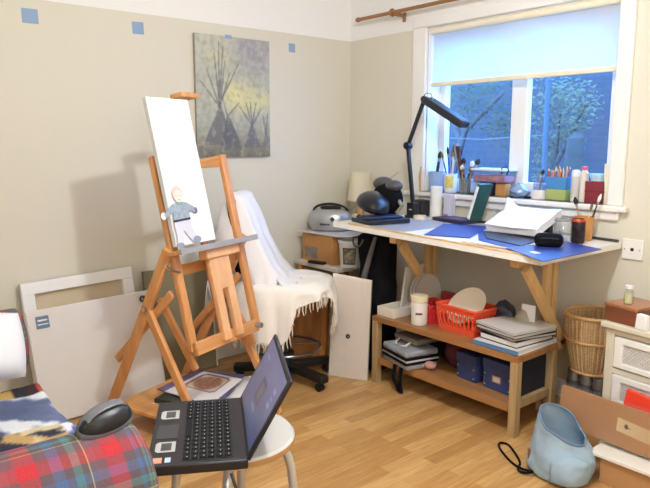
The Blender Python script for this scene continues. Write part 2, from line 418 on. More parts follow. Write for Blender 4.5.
# curtain rod
cr = thing('curtain_rod', 'varnished wooden curtain pole above the window with a turned end knob', 'curtain rod', (-.09, -.2, 2.16))
MB().cyl((0, 0, 0), .0118, 2.1, 16, Matrix.Rotation(PI / 2, 3, 'X')).build('pole', rod_w, cr)
MB().lathe([(0, -.026), (.009, -.024), (.015, -.012), (.016, 0), (.01, .01), (.013, .016), (.011, .024), (0, .026)], (0, .02, 0), 16, Matrix.Rotation(PI / 2, 3, 'X')).build('end_knob', rod_w, cr)
for yy in (-.29, -1.95):
    MB().box((.04, yy - .025, -.012), (.1, .02, .024)).box((.084, yy - .025, -.022), (.012, .026, .06)).build('bracket', rod_w, cr, bev=.006)
    MB().lathe([(.016, -.009), (.024, -.006), (.026, 0), (.024, .006), (.016, .009)], (0, yy, 0), 16, Matrix.Rotation(PI / 2, 3, 'X')).build('ring', rod_w, cr)

# telephone socket
so = thing('wall_socket', 'square white socket plate on the beige wall below the window', 'socket', (-.001, -2.05, .845))
MB().box((-.006, 0, 0), (.012, .1, .1)).build('plate', white_paint, so, bev=.004)
lab(MB().cyl((-.0125, 0, .0), .009, .002, 14, Matrix.Rotation(PI / 2, 3, 'Y')).build('hole', black_pl, so), 'dark round hole')
for y in (-.036, .036): MB().cyl((-.0125, y, 0), .004, .002, 10, Matrix.Rotation(PI / 2, 3, 'Y')).build('screw', alu, so)

# ------------------------------------------------------------------ outside the window
struct('ground_outside', MB().box((4.2, -.5, -.3), (7.6, 12, .1)), mat('lawn', (40, 50, 34), .9, var=.3, vs=4))
def brick_mat():
    m, nt, b = newmat('neighbour brick'); L = nt.links.new
    g = N(nt, 'ShaderNodeNewGeometry'); mp = N(nt, 'ShaderNodeMapping'); mp.inputs['Rotation'].default_value = (PI / 2, 0, PI / 2); mp.vector_type = 'TEXTURE'
    L(g.outputs['Position'], mp.inputs['Vector'])
    k = N(nt, 'ShaderNodeTexBrick'); k.inputs['Scale'].default_value = 1; k.inputs['Brick Width'].default_value = .22; k.inputs['Row Height'].default_value = .075; k.inputs['Mortar Size'].default_value = .006
    k.inputs['Color1'].default_value = lin((66, 68, 74)); k.inputs['Color2'].default_value = lin((73, 73, 80)); k.inputs['Mortar'].default_value = lin((80, 80, 86))
    L(mp.outputs['Vector'], k.inputs['Vector']); L(k.outputs['Color'], b.inputs['Base Color']); b.inputs['Roughness'].default_value = .9
    return m
struct('wall_outside', MB().box((4.0, -.3, .98), (.2, 8.0, 2.6)), brick_mat())
leafs = [mat('leaf dark', (84, 90, 66), .8, spec=.1), mat('leaf pale', (108, 112, 88), .8, spec=.1)]
bark = mat('bark', (96, 90, 86), .9, var=.3, vs=20, bump=.4, bs=40)
def tree(label, loc, blobs, trunk, n, seed, lm):
    r = random.Random(seed)
    t = thing('garden_tree', label, 'tree', loc, 0, 'trees outside the window')
    tm = MB()
    for pts, rad in trunk: tm.tube(pts, rad, 8)
    tm.build('trunk', bark, t)
    lf = MB()
    for k in range(n):
        c, rr = blobs[r.randrange(len(blobs))]
        d = V((r.gauss(0, 1), r.gauss(0, 1), r.gauss(0, 1))).normalized() * (r.random() ** .5)
        p = V((c[0] + d.x * rr[0], c[1] + d.y * rr[1], c[2] + d.z * rr[2]))
        a = V((r.uniform(-1, 1), r.uniform(-1, 1), r.uniform(-1, 1))).normalized(); bb = a.orthogonal().normalized()
        l = r.uniform(.018, .036); wd = l * .45
        vs = [lf.b.verts.new(p + a * l), lf.b.verts.new(p + bb * wd), lf.b.verts.new(p - a * l), lf.b.verts.new(p - bb * wd)]
        lf.b.faces.new(vs)
    lf.build('foliage', lm, t, smooth=False)
tree('leafy tree with a slanting bough outside the left window pane', (3.0, 1.28, -.25),
     [((0, .25, 2.15), (.3, .3, .25)), ((-.1, -.1, 1.95), (.3, .4, .25)), ((.1, -.4, 1.8), (.25, .22, .3)), ((0, -.3, 2.2), (.3, .4, .2))],
     [([(0, .35, 0), (0, .3, 1.0), (0, .05, 1.75), (0, -.45, 2.15)], [.05, .042, .034, .02]), ([(0, .1, 1.6), (.05, .3, 1.9), (0, .4, 2.2)], [.04, .03, .02])], 1100, 3, leafs[0])
tree('pale leaved tree outside the right window pane', (3.1, .16, -.25),
     [((0, .2, 2.0), (.26, .22, .3)), ((0, 0, 2.1), (.3, .3, .22)), ((-.1, -.25, 1.95), (.25, .22, .25)), ((0, .15, 1.6), (.25, .16, .35)), ((0, .2, 1.2), (.2, .14, .35)), ((0, -.1, 1.75), (.2, .16, .25))],
     [([(0, .12, 0), (.02, .1, 1.0), (0, .05, 1.9)], [.04, .034, .02]), ([(0, .1, 1.3), (0, -.1, 1.7), (0, -.25, 2.0)], [.03, .025, .015])], 1500, 5, leafs[1])
single('garden_post', MB().cyl((0, 0, 0), .024, 2.2, 12).sphere((0, 0, 2.2), .026), mat('pale blue post paint', (66, 84, 96), .6), 'thin pale post standing outside the right window pane', 'post', (2.6, .045, -.25))
single('garden_column', MB().lathe([(0, 0), (.13, 0), (.13, .1), (.1, .2), (.11, 1.2), (.08, 1.65), (0, 1.72)], (0, 0, 0), 14), mat('pale stone', (74, 76, 72), .9, var=.2, vs=9), 'pale rounded stone column outside right of the thin post', 'column', (2.9, -.1, -.25))
single('garden_wire', MB().tube([(0, 2.2, .1), (0, 1.2, .02), (0, .5, -.01), (-.02, -.25, .03)], .006, 6), mat('washing line', (96, 100, 104), .6), 'thin washing line strung across outside the left pane', 'wire', (2.62, .3, 1.40))

# ------------------------------------------------------------------ on the back wall
def painting():
    G = (.52, .712)
    def c(u, v):
        base = mixc((150, 154, 144), (182, 184, 166), v)
        n = fbm(u * 3, v * 4, 1.3); n2 = fbm(u * 9, v * 9, 4.0)
        col = mixc(base, (202, 206, 196), .4 * max(0, n) + .25 * max(0, .5 - u) * 2 * v)
        col = mixc(col, (146, 142, 156), sstep(.52, .9, v) * sstep(.3, .8, u) * (.75 + n * .5))
        for cx, cy, rx, ry, s in ((.52, .52, .3, .16, .95), (.85, .5, .22, .12, .6), (.3, .83, .2, .08, .35), (.72, .44, .3, .08, .5)):
            d = ((u - cx) / rx) ** 2 + ((v - cy) / ry) ** 2
            col = mixc(col, (220, 214, 142), s * math.exp(-d * 1.6) * (1 + n2 * .4))
        col = mixc(col, (122, 116, 84), sstep(.34, .0, v) * .75)
        p = (u, v * G[1] / G[0])
        def q(x, y): return (x, y * G[1] / G[0])
        def tent(ax, ay, bl_, br, by, dark, a=.9):
            nonlocal col
            if by < v < ay:
                k = (v - by) / (ay - by); l = bl_ + (ax - bl_) * k; r = br + (ax - br) * k
                e = sstep(l - .012, l + .012, u) * sstep(r + .012, r - .012, u)
                col = mixc(col, mixc(dark, (112, 108, 92), sstep(.12, .0, v) * .8 + .25 * n2), e * a)
        poles = [((.30, .42), (.14, .72)), ((.30, .42), (.24, .86)), ((.30, .4), (.30, .95)), ((.29, .42), (.36, .92)), ((.28, .42), (.56, .78)), ((.30, .42), (.06, .62)), ((.3, .42), (.44, .70)), ((.31, .44), (.38, .80)), ((.40, .34), (.56, .46)), ((.40, .34), (.34, .5)),
                 ((.74, .27), (.58, .42)), ((.74, .27), (.66, .46)), ((.74, .27), (.72, .47)), ((.74, .27), (.80, .46)), ((.74, .27), (.88, .42)), ((.94, .2), (.9, .36)), ((.94, .2), (.97, .38))]
        for a_, b_ in poles:
            d, tt = seg_d(p, q(*a_), q(*b_)); wd = (.012 - .006 * tt) * (1 + .5 * n2)
            if d < wd * 1.6: col = mixc(col, (84, 84, 96), .75 * sstep(wd * 1.6, wd * .4, d))
        tent(.31, .45, .08, .48, .10, (88, 88, 94))
        tent(.40, .38, .30, .62, .06, (72, 72, 80))
        tent(.74, .30, .62, .86, .08, (88, 86, 98))
        tent(.95, .22, .86, 1.05, .08, (104, 100, 100), .7)
        n3 = fbm(u * 16, v * 22, 7)
        col = mixc(col, (86, 82, 74), sstep(.16, .0, v) * (.7 + .7 * n2))
        col = mixc(col, (112, 110, 104) if n3 < 0 else (206, 206, 190), min(.3, abs(n3) * .5))
        col = mixc(col, (206, 204, 196), .14)
        return tuple(max(0, min(255, x)) for x in col)
    t = thing('painting', 'unframed canvas painting of grey tents and poles taped to the wall', 'painting', (-.969, -.004, 1.268))
    surf('painted_front', vc_oil, t, lambda u, v: (-.26 + .52 * u + .004 * v, -.0205, .712 * v), 96, 132, c)
    MB().box((0.002, -.01, .356), (.52, .02, .71)).build('canvas_edge', mat('canvas edge', (150, 148, 138), .8), t)
    single('tape_patch', MB().box((0, 0, 0), (.045, .001, .022)), blue_tape, 'small strip of blue tape on the top edge of the tent painting', 'tape', (-1.0, -.0255, 1.978), group='blue tape squares')
painting()
for x, z, wx, wz, l in ((-2.112, 1.967, .077, .07, 'blue tape square nearest the left end of the back wall'), (-1.556, 1.971, .066, .064, 'blue tape square on the wall above the easel, left of the painting'), (-.509, 1.961, .05, .055, 'blue tape square right of the tent painting')):
    single('tape_patch', MB().box((0, 0, 0), (wx, .001, wz)), blue_tape, l, 'tape', (x, -.0006, z), group='blue tape squares', rot=(0, R(rnd.uniform(-3, 3)), 0))

# ------------------------------------------------------------------ easel
ex, ey, erz = -1.746, -1.189, R(20)
EM = Matrix.Translation((ex, ey, 0)) @ Matrix.Rotation(erz, 4, 'Z')
def mb_(z, off=0.0): return .39 - (1.29 - z) * .232 + off     # depth of the leaning masts at height z
ea = thing('easel', 'wooden studio easel leaning back with a narrow white canvas on it', 'easel', (ex, ey, 0), erz)
for x in (.0, .46):
    MB().bar((x, mb_(.45), .45), (x, mb_(1.295), 1.295), .042, .028).build('mast', easel_w, ea, bev=.006)
MB().bar((.23, mb_(.47, .02), .47), (.23, mb_(1.555, .02), 1.555), .034, .022).build('centre_mast', easel_w, ea, bev=.004)
MB().box((.262, mb_(1.56, -.012), 1.566), (.115, .075, .024), (R(-8), 0, 0)).build('top_clamp', easel_w, ea, bev=.005)
tr = MB(); tr.prism([(-.21, -.022), (.21, -.022), (.225, .01), (.225, .035), (.19, .03), (.1, .016), (-.1, .016), (-.19, .03), (-.225, .035), (-.225, .01)], Matrix.Translation((.23, mb_(1.26, .03), 1.26)) @ Matrix.Rotation(R(90 + 13), 4, 'X'), .024)
tr.build('top_rail', easel_x, ea, bev=.004)
MB().box((.23, mb_(.8, .04), .79), (.44, .022, .05), (R(-13), 0, 0)).build('cross_rail', easel_x, ea, bev=.004)
MB().box((.21, mb_(.47, -.028), .468), (.45, .022, .06), (R(-13), 0, 0)).build('lower_rail', easel_x, ea, bev=.004)
tray = MB().box((.215, mb_(.895, -.055), .888), (.535, .085, .018), (R(-13), 0, 0)).build('tray', easel_x, ea, bev=.003)
lab(MB().box((.215, mb_(.9, -.1), .898), (.54, .01, .026), (R(-13), 0, 0)).build('tray_lip', mat('grey lip', (150, 150, 152), .6), tray, bev=.002), 'grey metal lip')
MB().box((.245, mb_(.855, -.05), .855), (.235, .05, .046), (R(-13), 0, 0)).build('tray_block', pale_w, ea, bev=.006)
sp = MB()
for x in (.175, .265): sp.bar((x, mb_(.465, -.05), .465), (x, mb_(.835, -.05), .835), .05, .024)
sp.bar((.22, mb_(.69, -.05), .69), (.22, mb_(.835, -.05), .835), .09, .0238)
sp.build('slotted_post', pale_w, ea, bev=.003)
for x in (-.034, .494):
    MB().bar((x, .085, 0), (x, .445, .64), .024, .042).build('front_leg', easel_w, ea, bev=.006)
    MB().bar((x, .755, 0), (x, .29, .90), .024, .05).build('back_leg', easel_w, ea, bev=.006)
    MB().bar((x + (.026 if x < 0 else -.026), .67, .335), (x + (.026 if x < 0 else -.026), .30, .70), .02, .04).build('strut', easel_w, ea, bev=.008)
    MB().bar((x + (.05 if x < 0 else -.05), .20, .36), (x + (.05 if x < 0 else -.05), .40, .66), .02, .04).build('strut', easel_w, ea, bev=.008)
    kb = MB().cyl((x - .02 if x < 0 else x + .012, .435, .62), .011, .012, 12, Matrix.Rotation(PI / 2, 3, 'Y'))
    lab(kb.build('bolt', chrome, ea), 'round metal bolt')
lab(MB().cyl((.415, mb_(.47, -.040), .475), .014, .03, 12, Matrix.Rotation(R(90), 3, 'X')).build('clamp_knob', alu, ea), 'grey metal knob')
lab(MB().tube([(-.01, mb_(.82, -.03), .80), (-.06, mb_(.82, -.04), .815), (-.11, mb_(.84, -.05), .845)], .006, 8).build('adjusting_lever', chrome, ea), 'thin metal lever')
MB().box((.225, .50, .10), (.485, .40, .018)).build('base_shelf', wood('base shelf wood', (200, 138, 76), (222, 166, 100), 4, (.1, 1, 1)), ea, bev=.003)
MB().box((.23, .37, .075), (.49, .03, .03)).box((.23, .68, .075), (.49, .03, .03)).build('base_rail', easel_x, ea, bev=.003)

# the canvas standing on the easel
def plane_m(x, z, off): return EM @ Matrix.Translation((x, mb_(z, off), z)) @ Matrix.Rotation(math.atan(.232) * -1, 4, 'X') @ Matrix.Rotation(PI / 2, 4, 'X')
cv = thing('blank_canvas', 'tall narrow white canvas standing on the easel tray', 'canvas')
cv.matrix_world = plane_m(.1, .912, -.05)
MB().box((0, .325, .004), (.256, .65, .008)).build('canvas_front', canvas_w, cv, bev=.003)
MB().box((0, .325, -.008), (.254, .648, .016)).build('stretcher_bars', mat('grey canvas edge', (206, 206, 204), .8), cv)
# small cut-out paper figure leaning on that canvas
pf = thing('paper_doll', 'small cut-out paper doll in a blue jacket leaning on the easel canvas', 'paper doll')
pf.matrix_world = plane_m(.02, .912, -.066)
def flat(name, polys, m, z=0.0, t=.002):
    b = MB()
    for p in polys: b.prism([(q[0] * .84 + .012, q[1] * .96) for q in p], Matrix.Translation((0, 0, z)), t)
    return b.build(name, m, pf, smooth=False)
def ell(cx, cy, rx, ry, n=18): return [(cx + rx * math.cos(2 * PI * k / n), cy + ry * math.sin(2 * PI * k / n)) for k in range(n)]
flat('hair', [ell(-.002, .238, .038, .036)], mat('pink hair', (236, 196, 194), .8))
flat('head', [ell(-.001, .225, .029, .031)], mat('paper skin', (240, 218, 206), .8), .0015)
flat('face', [ell(-.012, .228, .003, .003, 8), ell(.010, .229, .003, .003, 8), [(-.008, .212), (.006, .212), (.004, .209), (-.006, .209)]], mat('drawn features', (150, 110, 110), .8), .003, .001)
flat('trousers', [[(-.068, .115), (.052, .118), (.052, .085), (.085, .022), (.045, .012), (-.008, .072), (-.03, .005), (-.072, .008), (-.066, .06)]], mat('white trousers', (208, 208, 224), .8))
flat('jacket', [[(-.028, .198), (.028, .2), (.058, .192), (.11, .165), (.098, .145), (.058, .16), (.052, .118), (-.07, .115), (-.06, .16), (-.118, .135), (-.128, .152), (-.062, .192)]], mat('blue grey jacket', (152, 166, 182), .8, var=.2, vs=60), .001)
flat('scarf', [[(-.026, .2), (.026, .2), (.016, .188), (-.018, .188)]], mat('green collar', (120, 164, 156), .8), .003, .001)
flat('belt', [[(-.07, .122), (.054, .126), (.054, .116), (-.07, .112)]], mat('dark belt', (54, 52, 62), .7), .003, .001)
flat('hand', [ell(-.132, .146, .017, .016, 12)], mat('white hand', (232, 236, 246), .8), .001)
flat('glove', [ell(.108, .155, .012, .014, 12)], mat('violet glove', (110, 96, 160), .8), .001)
flat('shoe', [ell(-.055, .006, .028, .014, 12)], mat('grey shoe', (140, 148, 166), .7), .0015)
flat('shoe', [ell(.075, .022, .03, .016, 12)], MATS['grey shoe'], .0015)

# things lying on the easel's base shelf
def slab(name, label, cat, pts, z, t, m, group=None):
    M4 = Matrix.Identity(4)
    c = V((sum(p[0] for p in pts) / len(pts), sum(p[1] for p in pts) / len(pts), z))
    b = MB().prism([(p[0] - c.x, p[1] - c.y) for p in pts], M4, t)
    return single(name, b, m, label, cat, c, 0, group)
slab('paper_sheet', 'large plain white sheet lying lowest on the easel base shelf', 'paper', [(-1.86, -.655), (-1.60, -.50), (-1.265, -.665), (-1.555, -.985)], .1095, .003, paper)
slab('booklet', 'dark green booklet poking out left beneath the prints on the easel base', 'booklet', [(-1.85, -.66), (-1.66, -.56), (-1.58, -.70), (-1.775, -.80)], .113, .022, mat('dark green cover', (54, 62, 58), .5))
slab('art_print', 'print with a purple edge lying under the ornate print on the easel base', 'print', [(-1.72, -.62), (-1.50, -.46), (-1.345, -.68), (-1.62, -.91)], .136, .006, mat('purple print', (90, 84, 128), .5))
def print_top():
    pts = [V((-1.800, -.580, .143)), V((-1.522, -.482, .150)), V((-1.402, -.742, .146)), V((-1.69, -.922, .143))]
    c0 = V((-1.6, -.68, .143))
    def P(u, v):
        p = (pts[0] * (1 - u) + pts[1] * u) * (1 - v) + (pts[3] * (1 - u) + pts[2] * u) * v
        return p - c0
    def c(u, v):
        col = (224, 222, 228)
        if v < .17: col = (104, 92, 132)
        if u > .3 and .24 < v < .84 and u < .93:
            uu, vv = (u - .3) / .63, (v - .24) / .6
            cut = abs(uu - .5) + abs(vv - .5)
            if cut < .86:
                col = (120, 88, 96)
                if cut < .78 and .06 < uu < .94 and .06 < vv < .94:
                    col = (206, 190, 176)
                    d = ((uu - .5) / .4) ** 2 + ((vv - .5) / .4) ** 2
                    if d < 1: col = mixc((190, 160, 130), (150, 100, 96), .5 + .9 * fbm(u * 14, v * 14, 2))
        return col
    t = thing('art_print', 'print of an ornate brown medallion on top of the pile on the easel base', 'print', c0)
    surf('printed_face', vc, t, P, 40, 40, c, solid=.004, off=-1)
print_top()

# ------------------------------------------------------------------ canvases leaning on the back wall
def lean_panel(name, label, cat, bl_, br, height, lean, depth, group=None):
    """root at the bottom-left corner, local x along the bottom edge, z up the face, -y towards the room"""
    d = V(br) - V(bl_); rz = math.atan2(d.y, d.x); roll = math.atan2(d.z, math.hypot(d.x, d.y))
    t = thing(name, label, cat, bl_, 0, group); t.rotation_mode = 'QUATERNION'
    t.rotation_quaternion = (Matrix.Rotation(rz, 4, 'Z') @ Matrix.Rotation(-roll, 4, 'Y') @ Matrix.Rotation(-lean, 4, 'X')).to_quaternion()
    return t, d.length
pb, L_ = lean_panel('stretched_canvas', 'large white canvas turned to show its stretcher frame against the wall', 'canvas', (-2.24, -.115, 0), (-1.66, -.115, .02), .63, R(8), .035, 'canvases leaning on the back wall')
fr = MB(); hh = .655
fr.box((L_ / 2, -.02, hh - .03), (L_, .036, .06)).box((L_ / 2, -.02, .03), (L_, .036, .06)).box((.03, -.02, hh / 2), (.06, .036, hh - .12)).box((L_ - .03, -.02, hh / 2), (.06, .036, hh - .12))
fr.build('stretcher_frame', canvas_w, pb, bev=.003)
MB().box((L_ / 2, -.004, hh / 2), (L_ - .01, .004, hh - .01)).build('canvas_back', linen_back, pb)
pa, L_ = lean_panel('stretched_canvas', 'large wrapped white canvas with a blue label leaning beside the sofa', 'canvas', (-2.235, -.325, 0), (-1.625, -.30, .012), .55, R(14), .03, 'canvases leaning on the back wall')
MB().box((L_ / 2 - .02, -.018, .28), (L_ + .04, .03, .555)).build('canvas_face', canvas_g, pa, bev=.004)
surf('plastic_wrap', film, pa, lambda u, v: (-.04 + (L_ + .04) * u, -.0365 - .004 * abs(fbm(u * 5, v * 5, 3)), .555 * v), 30, 30)
MB().box((.03, -.0345, .495), (.062, .003, .06)).build('label_sheet', mat('blue canvas label', (74, 116, 156), .4), pa)
lab(MB().box((.03, -.0365, .505), (.045, .001, .008)).box((.03, -.0365, .485), (.05, .001, .005)).build('label_print', paper, pa), 'white print on the blue label')
MB().lathe([(.009, 0), (.016, .0), (.018, .005), (.009, .007)], (L_ - .055, -.035, .515), 14, Matrix.Rotation(PI / 2, 3, 'X')).build('grommet', black_pl, pa)
pc, L_ = lean_panel('stretched_canvas', 'dull olive canvas leaning on the wall behind the easel legs', 'canvas', (-1.62, -.10, 0), (-1.19, -.10, 0), .64, R(6), .03, 'canvases leaning on the back wall')
MB().box((L_ / 2, -.016, .32), (L_ - .012, .028, .63)).build('canvas_face', mat('olive grey canvas', (140, 132, 108), .8, var=.08, vs=4), pc)
lab(MB().box((L_ - .004, -.017, .32), (.008, .032, .634)).build('canvas_edge', canvas_w, pc), 'white right edge')

# ------------------------------------------------------------------ office chair with cloths
cx, cy = -1.0, -.57
frz = math.atan2(-.71, .70)      # local +x is the way the chair faces
oc = thing('office_chair', 'black swivel chair hidden under white cloths by the back wall', 'office chair', (cx, cy, 0), frz)
MB().sphere((0, 0, .545), .24, (1, 1, .16), 14).build('seat', black_cl, oc)
MB().box((-.24, 0, .86), (.05, .38, .42), (0, R(-6), 0)).build('backrest', black_cl, oc, bev=.03, seg=3)
MB().bar((-.2, 0, .50), (-.262, 0, .72), .06, .02, (0, 1, 0)).build('back_bracket', black_mt, oc)
MB().cyl((0, 0, .12), .028, .40, 14).cyl((0, 0, .07), .05, .1, 14).build('column', black_pl, oc)
for k in range(5):
    a = 2 * PI * k / 5 + R(-34)
    lg = MB().bar((.03 * math.cos(a), .03 * math.sin(a), .085), (.30 * math.cos(a), .30 * math.sin(a), .065), .042, .062, (0, 0, 1)).build('star_leg', black_pl, oc, bev=.008)
    MB().cyl((.27 * math.cos(a), .27 * math.sin(a), .024), .024, .03, 12, Matrix.Rotation(a, 3, 'Z') @ Matrix.Rotation(PI / 2, 3, 'X')).build('caster', black_pl, lg)
fo = MB(); pts = [(.2 * math.cos(2 * PI * k / 32), .2 * math.sin(2 * PI * k / 32), .20) for k in range(33)]; fo.tube(pts, .008, 8, False)
for k in range(3): a = 2 * PI * k / 3 + .4; fo.tube([(.02 * math.cos(a), .02 * math.sin(a), .21), (.2 * math.cos(a), .2 * math.sin(a), .2)], .006, 8)
fo.build('foot_ring', mat('dark chrome', (104, 104, 108), .3, .8), oc)
# sheet over the backrest
def back_sheet(u, v):
    # u across the chair, v from behind over the top and down to the seat in front
    y = (u - .5) * 2
    prof = [(-.40, .42), (-.37, .70), (-.33, .98), (-.27, 1.085), (-.22, 1.07), (-.17, .97), (-.11, .82), (-.04, .69), (.02, .615), (.10, .60)]
    k = v * (len(prof) - 1); i = min(int(k), len(prof) - 2); t = k - i; t2 = t
    x = prof[i][0] + (prof[i + 1][0] - prof[i][0]) * t2; z = prof[i][1] + (prof[i + 1][1] - prof[i][1]) * t2
    wdt = .20 + .05 * (1.09 - z); yy = y * wdt
    drop = max(0, abs(y) - .75) / .25
    z2 = z - drop * (.28 if z > .66 else .02) * (1 if z > .75 else .6)
    wv = .012 * math.sin(y * 9 + v * 4) * (1 - abs(v - .33) * .9)
    return (x + wv + .008 * fbm(u * 5, v * 6, 1), yy + .01 * math.sin(v * 14) * drop, max(z2, .605 if x > -.1 and x < .2 and abs(y) < .9 else .3))
bs = thing('cloth_sheet', 'smooth white sheet hung over the back of the swivel chair', 'cloth', (cx, cy, 0), frz)
surf('sheet', throw_m, bs, back_sheet, 40, 50, solid=.006)
# fringed throw over the seat
def hang(th):
    # hanging length of the throw all round, th measured from the chair's forward direction
    a = (math.degrees(th) + 180) % 360 - 180
    tb = [(-180, .2), (-120, .28), (-88, .30), (-78, .26), (-70, .10), (-45, .045), (-27, .06), (-15, .2), (-4, .27), (8, .2), (20, .1), (75, .12), (120, .1), (180, .2)]
    for (a0, l0), (a1, l1) in zip(tb, tb[1:]):
        if a0 <= a <= a1: return l0 + (l1 - l0) * (a - a0) / (a1 - a0)
    return .15
def throw_pt(u, v):
    th = 2 * PI * u; rx, ry = .262, .258
    n_ = 3.2; c, s_ = math.cos(th), math.sin(th)
    rr = 1 / ((abs(c) / rx) ** n_ + (abs(s_) / ry) ** n_) ** (1 / n_)
    if v < .5:
        k = v / .5; r = rr * k; z = .606 - .02 * max(0, k - .8) / .2 + .004 * fbm(r * c * 14, r * s_ * 14, 2) + .006 * math.sin(7 * th) * k * k * .4
    else:
        k = (v - .5) / .5; l = hang(th)
        z = .586 - l * k; fold = .014 * math.sin(13 * th) * min(1, k * 2) + .008 * math.sin(29 * th + 1)*k
        r = rr + .018 * math.sin(min(1, k * 3) * PI / 2) + fold + .02 * k * l
    return (r * c, r * s_, z)
tw = thing('throw_blanket', 'cream woven throw with a knotted fringe draped over the chair seat', 'throw', (cx, cy, 0), frz)
surf('throw_cloth', throw_c, tw, throw_pt, 110, 34, solid=.006, wrapu=True)
fg = MB(); fr_ = random.Random(4)
for k in range(150):
    u = k / 150
    p = V(throw_pt(u, 1.0)); q = p + V((fr_.uniform(-.012, .012), fr_.uniform(-.012, .012), -fr_.uniform(.04, .06)))
    m_ = (p + q) / 2 + V((fr_.uniform(-.006, .006), fr_.uniform(-.006, .006), 0))
    fg.tube([p + V((0, 0, .006)), m_, q], [.0045, .003, .0018], 5)
fo_ = fg.build('fringe', fringe_m, tw); fo_['kind'] = 'stuff'

# ------------------------------------------------------------------ side table, panels leaning on it and what stands on it
st = thing('side_table', 'small side table in the corner carrying a cardboard box', 'side table', (-.30, -.26, 0))
MB().box((0, 0, .565), (.46, .44, .03)).build('table_top', mat('worn white board', (206, 198, 184), .7, var=.1, vs=10), st, bev=.004)
for x in (-.2, .2):
    for y in (-.18, .18): MB().box((x, y, .275), (.035, .035, .55)).build('leg', pine, st, bev=.003)
ppn, L_ = lean_panel('pine_panel', 'framed orange pine panel leaning below the cardboard box', 'panel', (-.80, -.22, 0), (-.684, -.565, 0), .565, R(5), .03)
b = MB(); hh = .565
b.box((.02, -.015, hh / 2), (.04, .03, hh)).box((L_ - .02, -.015, hh / 2), (.04, .03, hh)).box((L_ / 2, -.015, .02), (L_ - .08, .03, .04)).box((L_ / 2, -.015, hh - .02), (L_ - .08, .03, .04))
b.build('pine_frame', pine, ppn, bev=.004)
MB().box((L_ / 2, -.008, hh / 2), (L_ - .07, .008, hh - .07)).build('inner_panel', pine_panel, ppn)
wp, L_ = lean_panel('wrapped_board', 'white board in clear plastic leaning beside the pine panel', 'board', (-.755, -.675, 0), (-.645, -.885, 0), .5, R(6), .02)
b = MB(); b.prism([(0, 0), (L_, 0), (L_, .58), (0, .605)], Matrix.Rotation(PI / 2, 4, 'X'), .016)
b.build('board_face', mat('warm white board', (222, 212, 202), .5, var=.03, vs=4), wp)
surf('plastic_wrap', film, wp, lambda u, v: (-.006 + (L_ + .012) * u, -.019 - .006 * abs(fbm(u * 6, v * 8, 5)), (.59 - .02 * u) * v), 30, 40)
MB().lathe([(.006, 0), (.012, 0), (.013, .004), (.006, .006)], (L_ * .47, -.018, .245), 14, Matrix.Rotation(PI / 2, 3, 'X')).build('grommet', black_pl, wp)

cb = thing('cardboard_box', 'brown cardboard box with a grey picture patch under the stereo', 'box', (-.28, -.235, .581))
MB().box((0, 0, .094), (.43, .30, .188)).build('box_body', card, cb, bev=.003)
lab(MB().box((-.2155, .06, .06), (.001, .13, .075)).build('printed_patch', mat('grey print', (138, 128, 122), .6, var=.3, vs=30), cb), 'faded grey picture on the front')
slab('paper_sheet', 'white sheet lying on the cardboard box under the stereo', 'paper', [(-.52, -.06), (-.50, -.44), (-.44, -.50), (-.10, -.40), (-.06, -.06)], .770, .003, paper_d)

# portable stereo: faces the camera side
bx = thing('portable_stereo', 'rounded silver portable stereo on the cardboard box', 'stereo', (-.335, -.185, .774), R(219))
def st_pt(u, v):
    th = 2 * PI * u; k = v
    z = .0 + .145 * k
    prof = math.sin(min(1, .35 + k * 1.15) * PI / 2) if k < .56 else math.cos((k - .56) / .44 * PI / 2) ** .38 * 1.0
    rx, ry = .10, .155
    return (rx * prof * math.cos(th), ry * prof * math.sin(th), z)
b = MB()
b.lathe([(0, 0), (.75, 0), (.90, .012), (1.0, .05), (.99, .085), (.90, .118), (.72, .138), (.5, .146), (0, .146)], (0, 0, 0), 40, None, .10, .152)
b.build('body', silver, bx)
lab(MB().lathe([(0, 0), (.62, 0), (.66, .012), (.5, .022), (0, .024)], (-.005, 0, .143), 32, None, .085, .11).build('disc_lid', black_pl, bx), 'black disc lid')
hp = [(.0 + .02 * math.sin(PI * k / 16), .115 * math.cos(PI * k / 16), .13 + .05 * math.sin(PI * k / 16)) for k in range(17)]
lab(MB().tube(hp, .008, 8).build('handle', black_pl, bx), 'black carrying handle')
lab(MB().cyl((.088, .03, .085), .014, .014, 16, Matrix.Rotation(PI / 2, 3, 'Y')).build('dial', dark_grey, bx), 'dark round dial')
lab(MB().box((.094, -.02, .05), (.012, .07, .012)).build('display', dark_grey, bx, bev=.003), 'dark display strip')
lab(MB().tube([(-.05, .11, .12), (.05, .28, .26), (.13, .46, .40)], .0028, 6).build('aerial', alu, bx), 'thin extended aerial')

tl = thing('table_lamp', 'unlit table lamp with a cream shade in the room corner', 'lamp', (-.115, -.235, .772))
MB().lathe([(0, 0), (.045, 0), (.045, .012), (.018, .03), (.028, .09), (.03, .13), (.012, .17), (.008, .22), (0, .22)], (0, 0, 0), 20).build('lamp_base', wood('lamp base wood', (190, 150, 96), (208, 170, 116), 5), tl)
MB().lathe([(.088, .195), (.066, .385), (.064, .385), (.086, .195)], (0, 0, 0), 28).build('lamp_shade', cream_cloth, tl)

